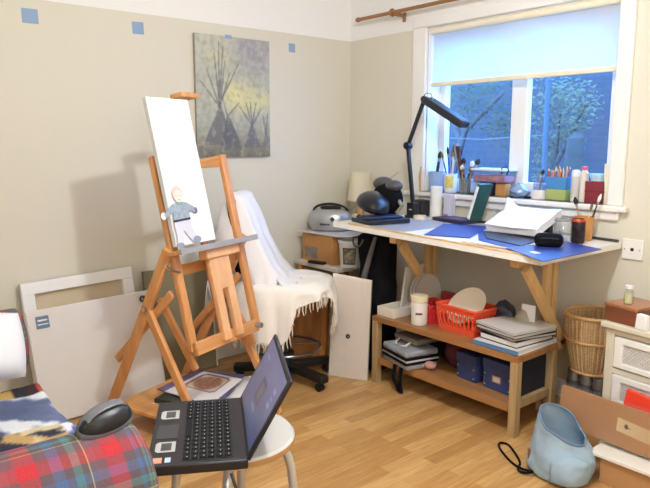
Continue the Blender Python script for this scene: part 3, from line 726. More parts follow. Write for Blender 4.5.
bk = thing('paint_bucket', 'white plastic bucket with a picture label beside the cardboard box', 'bucket', (-.41, -.476, .581))
MB().lathe([(0, 0), (.070, 0), (.079, .15), (.085, .152), (.085, .168), (.078, .17), (.075, .155), (.068, .006), (0, .006)], (0, 0, 0), 28).build('bucket_body', mat('white bucket plastic', (222, 220, 214), .4), bk)
lab(surf('picture_label', vc, bk, lambda u, v: ((.0735 + .009 * (.1 + v * .7)) * math.cos(R(186 + 62 * u)), (.0735 + .009 * (.1 + v * .7)) * math.sin(R(186 + 62 * u)), .022 + .105 * v), 24, 20,
     lambda u, v: (58, 54, 50) if u < .08 or u > .92 or v < .08 or v > .9 else mixc((196, 186, 150), (96, 84, 70), .5 + .7*fbm(u * 3, v * 3, 3))), 'dark framed picture label')
MB().tube([(.083 * math.cos(R(110)), .083 * math.sin(R(110)), .146)] + [(.095 * math.cos(R(110 - 180 * k / 14)), .095 * math.sin(R(110 - 180 * k / 14)), .146 - .055 * math.sin(PI * k / 14)) for k in range(1, 14)] + [(.083 * math.cos(R(-70)), .083 * math.sin(R(-70)), .146)], .0025, 6).build('wire_handle', chrome, bk)
single('remote_control', MB().box((0, 0, .008), (.045, .13, .016)), black_pl, 'black remote control on the side table edge', 'remote control', (-.52, -.27, .581), R(12), bev=.004)
tb = thing('small_box', 'small dark red box between the cardboard box and the bucket', 'box', (-.475, -.345, .581), R(5))
MB().box((0, 0, .035), (.03, .05, .07)).build('carton', mat('dark carton', (66, 40, 42), .6), tb, bev=.002)
lab(MB().box((-.0155, .0, .018), (.001, .04, .02)).build('red_band', mat('red band', (176, 50, 46), .5), tb), 'red band near the bottom')

# ------------------------------------------------------------------ drawing table
dt = thing('drawing_table', 'white topped drawing table standing under the window', 'table', (-.37, -1.31, 0))
ang = math.atan(.024)
MB().box((0, -.02, .8905 - .015), (.70, 1.34, .03), (ang, 0, 0)).build('table_top', mat('white table board', (232, 230, 224), .45), dt, bev=.002)
lab(MB().box((-.345, -.06, .893), (.012, 1.16, .008), (ang, 0, 0)).build('edge_batten', raw_pine, dt), 'thin wooden strip along the front edge')
lab(MB().box((.335, -.25, .892), (.016, .86, .012), (ang, 0, 0)).build('back_batten', dark_grey, dt), 'dark strip along the back edge')
for y, zt in ((.32, .87), (-.46, .852)):
    tp_ = thing('trestle', 'pine trestle with a diagonal brace holding up the ' + ('left end' if y > 0 else 'right end') + ' of the drawing table', 'trestle', (-.22, -1.31 + y, 0), 0, 'trestles under the drawing table')
    zt = table_z(-1.31 + y) - .036
    MB().box((-.12, 0, zt - .03), (.46, .045, .06)).build('top_beam', raw_pine, tp_, bev=.003)
    for dx, dy in ((-.03, .05), (.03, .05)): MB().box((dx, dy - .03, (zt - .06) / 2), (.04, .03, zt - .06)).build('leg', raw_pine, tp_, bev=.003)
    MB().bar((-.32, -.045, zt - .062), (.03, -.045, .36), .03, .05, (0, 1, 0)).build('brace', raw_pine, tp_, bev=.003)
    MB().box((0, -.01, .36), (.1, .1, .05)).build('stretcher', raw_pine, tp_, bev=.003)

def on_table(x, y, dz=.001): return (x, y, table_z(y) + dz)
def tslab(name, label, cat, pts, dz, t, m, group=None):
    c = V((sum(p[0] for p in pts) / len(pts), sum(p[1] for p in pts) / len(pts), 0)); c.z = table_z(c.y) + dz
    return single(name, MB().prism([(p[0] - c.x, p[1] - c.y) for p in pts], Matrix.Identity(4), t), m, label, cat, c, 0, group, rot=(ang, 0, 0))
tslab('tracing_paper', 'translucent sheet at the left front of the drawing table', 'paper', [(-.70, -.92), (-.675, -1.17), (-.30, -1.16), (-.10, -.95), (-.30, -.86)], .001, .0012, trace)
tslab('cutting_mat', 'plain blue mat left of the pad on the drawing table', 'mat', [(-.66, -1.30), (-.27, -1.10), (-.12, -1.31), (-.55, -1.50)], .0025, .002, blue_mat2, 'blue mats on the drawing table')
tslab('cutting_mat', 'blue mat lying under the dark sheet in front of the white pad', 'mat', [(-.56, -1.56), (-.30, -1.36), (-.24, -1.70), (-.63, -1.80)], .001, .002, blue_mat2, 'blue mats on the drawing table')
tslab('dark_sheet', 'dark sheet at the front of the white paper pad', 'mat', [(-.50, -1.56), (-.33, -1.42), (-.30, -1.74), (-.55, -1.79)], .004, .003, dark_mat)
single('wooden_ruler', MB().box((0, 0, .0015), (.03, .34, .003)), raw_pine, 'flat wooden ruler along the front edge before the pad', 'ruler', on_table(-.655, -1.72, .0035), R(4), rot=(ang, 0, R(8)))
# white pad propped up at the back
pad = thing('drawing_pad', 'thick white paper pad propped up at the back of the drawing table', 'paper pad', on_table(-.31, -1.565, .004), 0, rot=(0, R(-21), 0))
def pad_pt(u, v):
    curl = .05 * sstep(.72, 1, v) * sstep(.8, 1, u)
    return (.005 + .235 * v - .01 * math.sin(u * 3), -.16 + .31 * u, .047 + curl + .003 * fbm(u * 3, v * 3, 1))
pb_ = MB().box((.12, -.005, .025), (.23, .30, .04)).build('page_block', paper, pad, bev=.003)
surf('top_sheet', paper, pad, pad_pt, 24, 20, solid=.0015)
lab(MB().box((.2, 0, -.03), (.06, .24, .06), (0, R(21), 0)).build('prop_block', dark_grey, pad), 'dark block propping the back')
# the hinged green case
gc = thing('hinged_case', 'open dark case with a green standing lid on the drawing table', 'case', on_table(-.13, -1.07, .001), R(-8))
MB().box((0, 0, .012), (.14, .25, .02)).build('base_tray', purple_d, gc, bev=.004)
lab(MB().box((-.01, -.02, .0225), (.09, .15, .003)).build('base_inset', mat('mauve inset', (92, 84, 130), .5), gc), 'mauve inset')
M3 = Matrix.Rotation(R(24), 3, 'X')
ld = MB().box((.03, -.16, .125), (.10, .022, .225), (R(20), 0, R(0))).build('lid', green_pl, gc, bev=.003)
lab(MB().bar((-.0215, -.127, .03), (-.0215, -.193, .215), .003, .017, (1, 0, 0)).build('white_strip', paper, gc), 'white strip on the lid')
# folder overhanging the corner and its pouch
tslab('plastic_folder', 'blue plastic folder overhanging the right front corner of the table', 'folder', [(-.665, -1.785), (-.80, -2.06), (-.33, -2.06), (-.27, -1.84)], .006, .003, blue_mat)
lab_ = single('sticker', MB().box((0, 0, 0), (.03, .05, .001)), paper, 'small white label on the blue plastic folder', 'label', on_table(-.66, -1.93, .0092), R(-25))
po = MB().box((0, 0, .033), (.07, .125, .06))
pch = thing('zip_pouch', 'black zip pouch lying on the blue folder', 'pouch', on_table(-.47, -1.88, .0055), R(35))
po.build('pouch_body', black_cl, pch, bev=.024, seg=5)
zp = MB().tube([(-.0355, -.04, .044), (-.0355, 0, .046), (-.0355, .04, .044)], .002, 6)
zp.build('zip', dark_grey, pch)
# jar, can, pot
jr = thing('glass_jar', 'empty clear glass jar behind the black pouch', 'jar', on_table(-.29, -1.84, .009))
MB().lathe([(0, 0), (.040, 0), (.043, .008), (.043, .085), (.036, .098), (.036, .112)], (0, 0, 0), 26).build('jar_body', glass, jr)
lab(MB().lathe([(.037, .098), (.039, .1), (.039, .104), (.037, .106)], (0, 0, 0), 26).build('rim', alu, jr), 'grey rim')
cn = thing('drink_can', 'dark drinks can with a red top next to the glass jar', 'can', on_table(-.225, -1.885, .001))
MB().lathe([(0, 0), (.027, 0), (.033, .01), (.033, .105), (.029, .117), (.027, .117), (.026, .112), (0, .112)], (0, 0, 0), 24).build('can_body', mat('dark can print', (54, 44, 46), .3, .5, var=.6, vs=40), cn)
lab(MB().lathe([(.0345, .104), (.0345, .109), (.0300, .1175), (.0298, .109)], (0, 0, 0), 24).build('red_rim', mat('red can rim', (196, 70, 52), .3, .4), cn), 'red rim')
def brush(label, group, base, tip, hm, bm_, r=.0035, br=.007, ferr=True):
    """a paint brush standing head up; base is where its handle rests"""
    t = thing('paint_brush', label, 'brush', base, 0, group)
    d = V(tip) - V(base); l = d.length; n = d.normalized()
    MB().tube([V((0, 0, 0)), n * l * .6, n * l * .76], [r * .5, r, r * .8], 6).build('handle', hm, t)
    if ferr: MB().tube([n * l * .74, n * l * .84], [r * .95, br * .8], 6).build('ferrule', alu, t)
    MB().tube([n * l * .83, n * l * .92, n * l], [br * .8, br, br * .3], 6).build('bristles', bm_, t)
pt = thing('brush_pot', 'orange brown pot with two brushes at the table back edge', 'pot', on_table(-.10, -1.845, .001))
MB().lathe([(0, 0), (.042, 0), (.046, .115), (.043, .115), (.039, .006), (0, .006)], (0, 0, 0), 22).build('pot_body', mat('orange brown pot', (196, 140, 84), .5), pt)
hm_w = mat('pale brush handle', (222, 216, 204), .4); hm_b = mat('dark brush handle', (40, 34, 40), .35); hm_bl = mat('blue brush handle', (44, 66, 150), .35); hm_y = mat('wooden brush handle', (180, 140, 96), .5)
pz = table_z(-1.865)
brush('dark handled brush with a white tip leaning right in the orange brown pot', 'brushes in the orange brown pot', (-.10, -1.855, pz + .012), (-.085, -1.915, pz + .23), hm_b, paper, .004, .008)
brush('thinner brush beside the white tipped one in the orange brown pot', 'brushes in the orange brown pot', (-.11, -1.85, pz + .012), (-.105, -1.885, pz + .185), hm_w, bristle)
brush('brush with a dark round head leaning left in the orange brown pot', 'brushes in the orange brown pot', (-.10, -1.84, pz + .012), (-.12, -1.80, pz + .21), hm_y, bristle_d, .003, .012)

# black gear at the table's left end
dk = thing('flat_case', 'flat dark blue black case under the helmet at the table end', 'case', on_table(-.52, -.845, .001), R(-14))
MB().box((0, 0, .015), (.27, .21, .026)).build('case_base', mat('dark blue case', (30, 32, 48), .45), dk, bev=.006)
MB().box((-.02, -.03, .036), (.23, .12, .014)).build('case_flap', mat('navy flap', (40, 44, 78), .45), dk, bev=.005)
lab(MB().box((-.12, .07, .036), (.03, .05, .02)).build('silver_clip', chrome, dk, bev=.003), 'silver clip')
hl = thing('cycle_helmet', 'black helmet with grey highlight stripes lying beside the stereo', 'helmet', (-.50, -.75, table_z(-.75) + .066), R(-38), rot=(R(6), R(16), R(-42)))
hl.scale = (1.18, 1.18, 1.18)
MB().lathe([(0, .0), (.8, .0), (.98, .012), (1.0, .03), (.9, .052), (.66, .07), (.36, .081), (0, .085)], (0, 0, 0), 30, None, .085, .135).build('shell', mat('gloss black shell', (30, 30, 36), .3), hl)
for k in (-1, 0, 1):
    lab(MB().tube([(-.068, .036 * k + .01, .047), (-.042, .036 * k + .012, .067), (0.0, .036 * k + .01, .081), (.03, .036 * k, .075)], [.004, .006, .006, .003], 8).build('highlight_stripe', mat('grey highlight', (120, 122, 132), .3) if k == -1 else MATS['grey highlight'], hl), 'grey stripe')  # grey stripes imitate the highlights on the shell by colour
sb = thing('padded_bag', 'black padded bag with two rounded grey lobes behind the helmet', 'bag', (-.315, -.695, table_z(-.695) + .001), R(-15))
sb.scale = (1.12, 1.12, 1.12)
MB().sphere((0, 0, .095), .1, (.75, 1.1, .95), 14).build('bag_body', black_cl, sb)
for y, z, r in ((.045, .178, .062), (-.068, .172, .05)):
    lab(MB().sphere((0, y, z), r, (.85, 1.15, .62), 14).build('rounded_lobe', mat('grey leather', (74, 72, 76), .4) if y > 0 else MATS['grey leather'], sb), 'grey rounded lobe')
lab(MB().tube([(.0, -.08, .12), (.02, -.12, .07), (.0, -.1, .03)], .012, 8).build('side_strap', mat('khaki strap', (140, 134, 116), .7), sb), 'khaki strap')

# desk lamp
dl = thing('desk_lamp', 'black jointed desk lamp arching over the drawing table', 'desk lamp', (-.2, -.80, table_z(-.8) + .001))
MB().box((0, 0, .045), (.05, .06, .09)).cyl((0, 0, 0), .05, .014, 20).build('clamp_base', lamp_pl, dl, bev=.004)
lab(MB().box((-.0265, -.004, .05), (.002, .022, .006)).build('base_mark', paper, dl), 'small white mark')
a0, a1, a2, a3 = V((0, 0, .08)), V((0, .052, .432)), V((0, -.072, .70)), V((0, -.375, .545))
ar = MB(); ar.bar(a0, a1, .018, .022); ar.build('lower_arm', lamp_pl, dl, bev=.003)
ar = MB(); ar.bar(a1, a2, .018, .02); ar.build('upper_arm', lamp_pl, dl, bev=.003)
MB().cyl(a1 - V((.018, 0, 0)), .022, .036, 18, Matrix.Rotation(PI / 2, 3, 'Y')).build('elbow_joint', lamp_pl, dl)
MB().cyl(a2 - V((.014, 0, 0)), .018, .028, 18, Matrix.Rotation(PI / 2, 3, 'Y')).build('head_joint', lamp_pl, dl)
hd = MB(); hd.bar(a2 + V((0, -.02, -.005)), a3, .085, .042); hd.build('lamp_head', lamp_pl, dl, bev=.01)
nrm = V((0, -.155, .303)).normalized(); dd = (a3 - a2).normalized()
lab(MB().bar(a2 + dd * .08 + V((0, .012, .023)) * -1, a3 - dd * .03 + V((0, .012, .023)) * -1, .055, .006).build('light_tube', mat('white tube cover', (210, 212, 216), .3), dl), 'pale tube cover underneath')
lab(MB().tube([a2 + V((0, .005, .018)), a2 + V((0, -.01, .035)), a2 + V((0, -.05, .028)), a2 + dd * .09 + V((0, .01, .02))], .004, 8).build('wire_grip', chrome, dl), 'bent metal wire')
# bits round the lamp foot
single('tape_roll', MB().lathe([(.022, 0), (.038, 0), (.038, .022), (.022, .022), (.022, 0)], (0, 0, 0), 26), mat('cream tape', (222, 208, 176), .6), 'roll of cream masking tape by the desk lamp foot', 'tape roll', on_table(-.22, -.875, .001))
spk = thing('black_box', 'small black box between the lamp foot and the white cylinder', 'box', on_table(-.09, -.775, .001), R(-20))
MB().box((0, 0, .05), (.06, .085, .1)).build('box_body', mat('charcoal box', (40, 40, 46), .5), spk, bev=.004)
MB().cyl((-.031, 0, .055), .028, .002, 20, Matrix.Rotation(-PI / 2, 3, 'Y')).build('round_mesh', black_pl, spk)
single('paper_cylinder', MB().lathe([(0, 0), (.036, 0), (.036, .185), (.03, .19), (0, .19)], (0, 0, 0), 26), mat('off white cylinder', (232, 230, 224), .6), 'tall off-white cylinder standing by the window sill left end', 'tube', on_table(-.075, -.875, .001))
tw_ = thing('white_carton', 'slim pale lilac carton right of the off-white cylinder', 'carton', on_table(-.06, -.965, .001), R(-10))
MB().box((0, 0, .075), (.05, .05, .15)).build('carton_body', mat('pale lilac carton', (206, 204, 224), .5), tw_, bev=.002)
lab(MB().box((-.026, 0, .02), (.001, .04, .02)).build('print_band', mat('grey band', (150, 150, 170), .5), tw_), 'grey print at the foot')
single('wooden_stick', MB().tube([(0, 0, 0), (.01, -.005, .12), (-.004, -.01, .24), (.0, -.015, .30)], [.009, .007, .008, .005], 8), mat('tan stick', (198, 164, 116), .7), 'knobbly tan stick standing against the wall behind the desk lamp', 'stick', (-.04, -.70, table_z(-.7) + .001))

# ------------------------------------------------------------------ window sill
SZ = 1.0505
bp_ = thing('blue_mug', 'pale blue mug holding brushes at the left end of the sill', 'mug', (.05, -.775, SZ + .0))
MB().lathe([(0, 0), (.052, 0), (.055, .125), (.051, .125), (.048, .006), (0, .006)], (0, 0, 0), 24).build('mug_body', mat('pale blue glaze', (150, 178, 226), .3), bp_)
MB().tube([(.0, .05, .1), (0, .078, .09), (0, .082, .06), (0, .07, .035), (0, .05, .03)], .006, 8).build('handle', MATS['pale blue glaze'], bp_)
brush('thick dark handled brush in the pale blue mug', 'brushes in the pale blue mug', (.045, -.755, SZ + .01), (.04, -.80, SZ + .25), hm_b, bristle_d, .010, .013)
yp = thing('white_pot', 'white pot with a yellow label full of brushes on the sill', 'pot', (.05, -.88, SZ))
MB().lathe([(0, 0), (.04, 0), (.041, .115), (.038, .115), (.036, .006), (0, .006)], (0, 0, 0), 24).build('pot_body', mat('white pot', (226, 228, 226), .4), yp)
lab(surf('yellow_label', mat('yellow label', (220, 204, 110), .5, var=.2, vs=30), yp, lambda u, v: (.0418 * math.cos(R(170 + 70 * u)), .0418 * math.sin(R(170 + 70 * u)), .03 + .07 * v), 12, 4), 'yellow label')
for k, (dx, dy, l, hm_, bm_) in enumerate(((-.02, .05, .19, hm_bl, bristle), (0, .025, .22, hm_bl, bristle_d), (.01, 0, .2, hm_bl, bristle), (-.01, -.03, .21, hm_w, bristle), (.01, -.055, .2, hm_bl, bristle_d), (.0, -.015, .235, hm_w, bristle))):
    brush('paint brush in the white pot with the yellow label', 'brushes in the white pot', (.05, -.88, SZ + .01), (.05 + dx, -.88 + dy * 1.3, SZ + l + .06), hm_, bm_, .005, .009)
gp = thing('glass_tumbler', 'clear tumbler packed with brushes on the sill', 'tumbler', (.03, -1.005, SZ))
MB().lathe([(0, 0), (.033, 0), (.038, .095), (.035, .095), (.031, .008), (0, .008)], (0, 0, 0), 22).build('tumbler_body', clear_film('tumbler glass', (215, 222, 228), .3, .1), gp)
for k in range(7):
    a = k * .9; brush('paint brush in the clear tumbler', 'brushes in the clear tumbler', (.03 + .01 * math.cos(a), -1.005 + .01 * math.sin(a), SZ + .012), (.03 + .025 * math.cos(a * 1.7), -1.005 - .03 + .05 * math.sin(a * 1.3), SZ + .185 + .03 * math.sin(a * 2)), hm_y if k % 3 else hm_b, [bristle, bristle_d, hm_w][k % 3], .006, .015)
single('paint_roller_handle', MB().tube([(0, 0, 0), (0, .02, .09), (0, .055, .27)], [.009, .011, .014], 8), mat('dark red brown handle', (70, 44, 44), .4), 'long dark handle slanting out of the clear tumbler to the left', 'handle', (.022, -1.005, SZ + .012))
single('wooden_spatula', MB().tube([(0, 0, 0), (0, .05, .15), (0, .075, .25), (0, .08, .29)], [.006, .009, .014, .012], 8), mat('grey wooden spatula', (176, 172, 170), .5), 'pale spatula slanting left beside the long dark handle', 'spatula', (.04, -1.0, SZ + .012))
# plastic food box on blocks
single('wooden_block', MB().box((0, 0, .037), (.05, .07, .074)), wood('ochre block', (176, 124, 70), (196, 146, 88), 5), 'ochre wooden block propping the right side of the clear food box', 'block', (.04, -1.27, SZ), bev=.003)
single('dark_tin', MB().box((0, 0, .037), (.05, .09, .074)), mat('dark tin', (44, 40, 60), .4), 'dark tin propping the left part of the clear food box', 'tin', (.04, -1.165, SZ), bev=.004)
fbx = thing('food_box', 'clear food box with pink contents and a white lid on the sill', 'food box', (.045, -1.20, SZ + .0745), R(0))
MB().box((0, 0, .034), (.11, .225, .067), taper=1.06).build('tub', tub_m, fbx, bev=.008)
lab(MB().box((0, 0, .024), (.10, .22, .04)).build('contents', mat('pink paint tubes', (226, 122, 132), .5, var=.4, vs=30), fbx, bev=.008), 'pink contents')
MB().box((0, 0, .075), (.125, .245, .015)).build('lid', mat('white lid', (214, 228, 238), .35), fbx, bev=.006)
lab(MB().tube([(-.055, -.09, .05), (-.06, -.095, .09), (-.06, -.125, .098), (-.058, -.14, .078), (-.055, -.12, .05)], .004, 8).build('strap_handle', black_pl, fbx), 'black strap handle')
surf_bag = surf('polythene_bag', bluebag_m, None, lambda u, v: ((.045 + .02 * fbm(u * 6, v * 4, 1)) * math.sin(PI * min(v + .12, 1)) ** .6 * math.cos(2 * PI * u), (.058 + .02 * fbm(u * 6, v * 4, 7)) * math.sin(PI * min(v + .12, 1)) ** .6 * math.sin(2 * PI * u), .085 * v + .006 * fbm(u * 8, v * 8, 2) * v), 28, 14, wrapu=False)
surf_bag.location = (.03, -1.385, SZ + .001); tag(surf_bag, 'crumpled pale blue polythene bag beside the mullion on the sill', 'bag')
wc = thing('water_jar', 'glass jar with dark brushes standing in a white dish on the sill', 'jar', (.05, -1.50, SZ))
lab(MB().lathe([(0, 0), (.046, 0), (.05, .05), (.046, .05), (.043, .006), (0, .006)], (0, 0, 0), 24).build('dish', mat('white dish', (230, 228, 226), .4), wc), 'white dish')
MB().lathe([(0, .007), (.036, .007), (.036, .085), (.024, .108), (.024, .13)], (0, 0, 0), 22).build('jar_glass', clear_film('jar glass', (205, 220, 236), .2, .08), wc)
brush('dark brush soaking in the glass jar on the white dish', None, (.05, -1.492, SZ + .014), (.05, -1.515, SZ + .16), hm_b, bristle_d, .006, .010)
# green and blue pot of pencils
gpt = thing('pencil_pot', 'square pot, blue above and green below, holding coloured pencils', 'pot', (.05, -1.615, SZ))
MB().box((0, 0, .03), (.075, .115, .06)).build('green_base', mat('olive green glaze', (160, 172, 104), .4), gpt, bev=.004)
b = MB()
for sx in (-1, 1): b.box((sx * .0355, 0, .092), (.004, .115, .064)).box((0, sx * .0555, .092), (.067, .004, .064))
b.build('blue_wall', mat('blue glaze', (70, 134, 190), .35), gpt, bev=.001)
MB().box((0, 0, .122), (.08, .12, .005)).build('rim', mat('pale rim', (200, 215, 226), .4), gpt) if False else None
pc_ = (('red', (176, 48, 48)), ('orange', (216, 120, 60)), ('brown', (110, 72, 54)), ('pink', (214, 130, 140)), ('pale', (220, 200, 170)), ('black', (40, 36, 40)), ('violet', (110, 90, 150)), ('tan', (190, 150, 110)))
for nme, c in pc_: mat('pencil ' + nme, c, .5)
tip_m = mat('sharpened wood', (220, 186, 140), .7)
for k in range(16):
    nme = pc_[k % 8][0]
    p = thing('coloured_pencil', nme + ' coloured pencil standing in the blue and green pot', 'pencil', (.03 + .02 * (k % 3), -1.567 - .0064 * k, SZ + .062), 0, nme + ' pencils in the pot', rot=(R(rnd.uniform(-5, 5)), R(rnd.uniform(-6, 6)), 0))
    hh = .085 + rnd.uniform(0, .022)
    MB().cyl((0, 0, 0), .0042, hh, 6).build('barrel', MATS['pencil ' + nme], p); MB().cyl((0, 0, hh), .0042, .014, 6, r2=.0008).build('point', tip_m, p)
# tall canisters
tc1 = thing('canister', 'tall pale canister right of the pencil pot', 'canister', (.05, -1.705, SZ))
MB().lathe([(0, 0), (.022, 0), (.022, .155), (.018, .162), (0, .165)], (0, 0, 0), 20).build('canister_body', mat('pale canister', (220, 222, 226), .35), tc1)
lab(MB().lathe([(.0225, .02), (.0225, .13)], (0, 0, 0), 20).build('wrap', mat('grey wrap', (196, 192, 186), .5), tc1), 'grey wrap')
tc2 = thing('canister', 'second tall canister with a red cap next to the pale one', 'canister', (.05, -1.752, SZ))
MB().lathe([(0, 0), (.021, 0), (.021, .15), (.014, .158), (.014, .165), (0, .165)], (0, 0, 0), 20).build('canister_body', mat('cream canister', (224, 214, 200), .35), tc2)
lab(MB().lathe([(0, .165), (.0155, .165), (.0155, .182), (0, .184)], (0, 0, 0), 16).build('cap', mat('pink red cap', (226, 84, 96), .4), tc2), 'pinkish red cap')
rb = thing('red_box', 'dark red box on the sill near its right end', 'box', (.05, -1.826, SZ))
MB().box((0, 0, .055), (.06, .105, .11)).build('box_body', mat('dark red card', (128, 40, 52), .5), rb, bev=.002)
lab(MB().box((0, 0, .06), (.062, .107, .004)).build('lid_seam', mat('maroon seam', (92, 28, 40), .5), rb), 'dark seam')
gd = thing('glass_dish', 'pale blue glass dish sitting on top of the dark red box', 'dish', (.05, -1.826, SZ + .1112))
MB().lathe([(0, 0), (.034, 0), (.045, .03), (.047, .036), (.043, .034), (.032, .005), (0, .004)], (0, 0, 0), 24).build('dish_body', mat('pale blue dish', (176, 214, 236), .2), gd)
tb2 = thing('tall_carton', 'tall narrow cream carton at the right end of the sill', 'carton', (.045, -1.886, SZ))
MB().box((0, 0, .1), (.05, .034, .2)).build('carton_body', mat('cream carton', (232, 226, 200), .5), tb2, bev=.002)
MB().cyl((0, 0, .2), .011, .022, 14).build('spout', white_paint, tb2)

# ------------------------------------------------------------------ bench shelf under the table
sh = thing('bench_shelf', 'low two tier wooden bench with storage under the drawing table', 'shelf', (-.47, -1.385, 0))
MB().box((0, 0, .375), (.34, .95, .03)).build('top_board', shelf_w, sh, bev=.002)
MB().box((0, 0, .135), (.33, .86, .04)).build('lower_board', shelf_w, sh, bev=.002)
for sx in (-1, 1):
    for sy in (-1, 1):
        MB().box((sx * .15, sy * .455, .18), (.04, .04, .36)).build('leg', leg_w, sh, bev=.003)
for sy in (-1, 1): MB().box((0, sy * .45, .15), (.24, .03, .04)).build('end_rail', leg_w, sh, bev=.002)
lab(MB().box((0, -.436, .26), (.25, .008, .18)).build('end_panel', mat('dark navy panel', (30, 32, 46), .7), sh), 'dark navy end panel')
lab(MB().box((.15, 0, .25), (.012, .84, .19)).build('back_panel', mat('dark back board', (46, 40, 38), .8), sh), 'dark back board')
SH = .3905
wl = thing('box_lid', 'shallow white tray at the left end of the bench top', 'tray', (-.50, -.985, SH), R(0))
b = MB(); b.box((0, 0, .003), (.22, .13, .006))
for sx in (-1, 1): b.box((sx * .105, 0, .028), (.012, .13, .05)).box((0, sx * .06, .028), (.2, .012, .05))
b.build('tray_body', mat('white tray card', (214, 208, 196), .6), wl, bev=.002)
gb = single('grey_board', MB().box((0, 0, .13), (.012, .16, .26)), mat('grey board', (206, 202, 194), .6), 'pale grey board standing on the bench top left of the round plates', 'board', (-.385, -.955, SH + .01), rot=(R(0), R(-8), R(94)))
rbk = thing('plastic_basket', 'small red plastic basket behind the white lidded jar', 'basket', (-.46, -1.195, SH), R(-8), 'plastic baskets on the bench')
def basket_mesh(lx, ly, h, nx, ny):
    b = MB(); t = .004; g = 1.12
    b.box((0, 0, .003), (lx, ly, .006))
    def side(p0, p1, q0, q1, n):
        p0, p1, q0, q1 = map(V, (p0, p1, q0, q1))
        for a, bb in ((0, .22), (.8, 1.0)):
            A = p0.lerp(q0, a); B = p1.lerp(q1, a); Cc = p1.lerp(q1, bb); D = p0.lerp(q0, bb)
            b.bar((A + D) / 2, (B + Cc) / 2, (D - A).length, t, (D - A))
        for k in range(n + 1):
            a = k / n; c = min(1, a + .7 / n)
            A = p0.lerp(p1, min(a, 1)).lerp(q0.lerp(q1, min(a, 1)), .2); B = p0.lerp(p1, c).lerp(q0.lerp(q1, c), .82)
            b.bar(A, B, .007, t, (p1 - p0))
            A = p0.lerp(p1, c).lerp(q0.lerp(q1, c), .2); B = p0.lerp(p1, min(a, 1)).lerp(q0.lerp(q1, min(a, 1)), .82)
            b.bar(A, B, .006, t * .9, (p1 - p0))
    x, y, X, Y = lx / 2, ly / 2, lx / 2 * g, ly / 2 * g
    side((-x, -y, 0), (-x, y, 0), (-X, -Y, h), (-X, Y, h), ny); side((x, -y, 0), (x, y, 0), (X, -Y, h), (X, Y, h), ny)
    side((-x, -y, 0), (x, -y, 0), (-X, -Y, h), (X, -Y, h), nx); side((-x, y, 0), (x, y, 0), (-X, Y, h), (X, Y, h), nx)
    return b, X, Y
b, X_, Y_ = basket_mesh(.13, .13, .10, 5, 5); b.build('basket_body', red_pl, rbk, smooth=False)
r_ = MB(); r_.bar((-X_, -Y_, .1), (-X_, Y_, .1), .012, .012).bar((X_, -Y_, .1), (X_, Y_, .1), .012, .012).bar((-X_, -Y_, .1), (X_, -Y_, .1), .012, .012, (0, 1, 0)).bar((-X_, Y_, .1), (X_, Y_, .1), .012, .012, (0, 1, 0)); r_.build('rim', red_pl, rbk, bev=.003)
obk = thing('plastic_basket', 'orange red plastic basket holding a cream plate on the bench', 'basket', (-.455, -1.43, SH), R(-4), 'plastic baskets on the bench')
b, X_, Y_ = basket_mesh(.17, .235, .13, 6, 9); b.build('basket_body', orange_pl, obk, smooth=False)
r_ = MB(); r_.bar((-X_, -Y_, .13), (-X_, Y_, .13), .014, .014).bar((X_, -Y_, .13), (X_, Y_, .13), .014, .014).bar((-X_, -Y_, .13), (X_, -Y_, .13), .014, .014, (0, 1, 0)).bar((-X_, Y_, .13), (X_, Y_, .13), .014, .014, (0, 1, 0)); r_.build('rim', orange_pl, obk, bev=.004)
def plate(label, loc, rot, r, m, group=None):
    return single('plate', MB().lathe([(0, 0), (r * .6, 0), (r * .68, .005), (r, .014), (r, .017), (r * .66, .009), (0, .005)], (0, 0, 0), 36), m, label, 'plate', loc, 0, group, rot=rot)
plate('cream plate lying tilted in the orange red basket', (-.445, -1.42, SH + .118), (R(0), R(-46), R(-4)), .112, plate_m)
for k, l in enumerate(('foremost grey plate standing upright behind the red basket', 'middle grey plate standing upright behind the red basket', 'rearmost grey plate, next to the pale grey board')):
    plate(l, (-.375 + .002 * k, -1.08 + .022 * k, SH + .116), (R(0), R(-84), R(94 - 2 * k)), .112, plate_g, 'grey plates standing upright')
jw = thing('lidded_jar', 'white plastic jar with a cream lid at the bench front edge', 'jar', (-.565, -1.195, SH))
MB().lathe([(0, 0), (.042, 0), (.045, .006), (.045, .118), (.038, .126), (0, .126)], (0, 0, 0), 26).build('jar_body', mat('white jar plastic', (228, 226, 222), .4), jw)
lab(MB().lathe([(.039, .124), (.047, .127), (.047, .155), (.042, .158), (0, .158)], (0, 0, 0), 26).build('lid', mat('cream lid', (222, 210, 182), .45), jw), 'cream lid')
lab(surf('text_label', mat('jar text', (80, 78, 92), .5), jw, lambda u, v: (.0456 * math.cos(R(196 + 46 * u)), .0456 * math.sin(R(196 + 46 * u)), .058 + .012 * v), 10, 2), 'dark printed line')
# behind the baskets
single('red_folder', MB().box((0, 0, .07), (.03, .26, .14)), mat('dull red card', (150, 52, 50), .6), 'dull red box file behind the plates and baskets', 'file', (-.335, -1.29, SH + .001), rot=(0, 0, 0), bev=.004)
db = surf('bin_liner_bundle', mat('dark blue shiny bundle', (52, 56, 74), .3, var=.7, vs=22, bump=.5, bs=30), None, lambda u, v: ((.06 + .02 * fbm(u * 4, v * 4, 1)) * math.sin(PI * min(v * .9 + .1, 1)) ** .7 * math.cos(2 * PI * u), (.085 + .03 * fbm(u * 4, v * 4, 5)) * math.sin(PI * min(v * .9 + .1, 1)) ** .7 * math.sin(2 * PI * u), .17 * v + .015 * fbm(u * 6, v * 5, 3) * v), 30, 18)
db.location = (-.36, -1.585, SH + .001); tag(db, 'shiny dark blue wrapped bundle right of the orange red basket', 'bundle')
jg = thing('plastic_jug', 'cloudy pale jug at the back of the bench near the trestle', 'jug', (-.36, -1.715, SH))
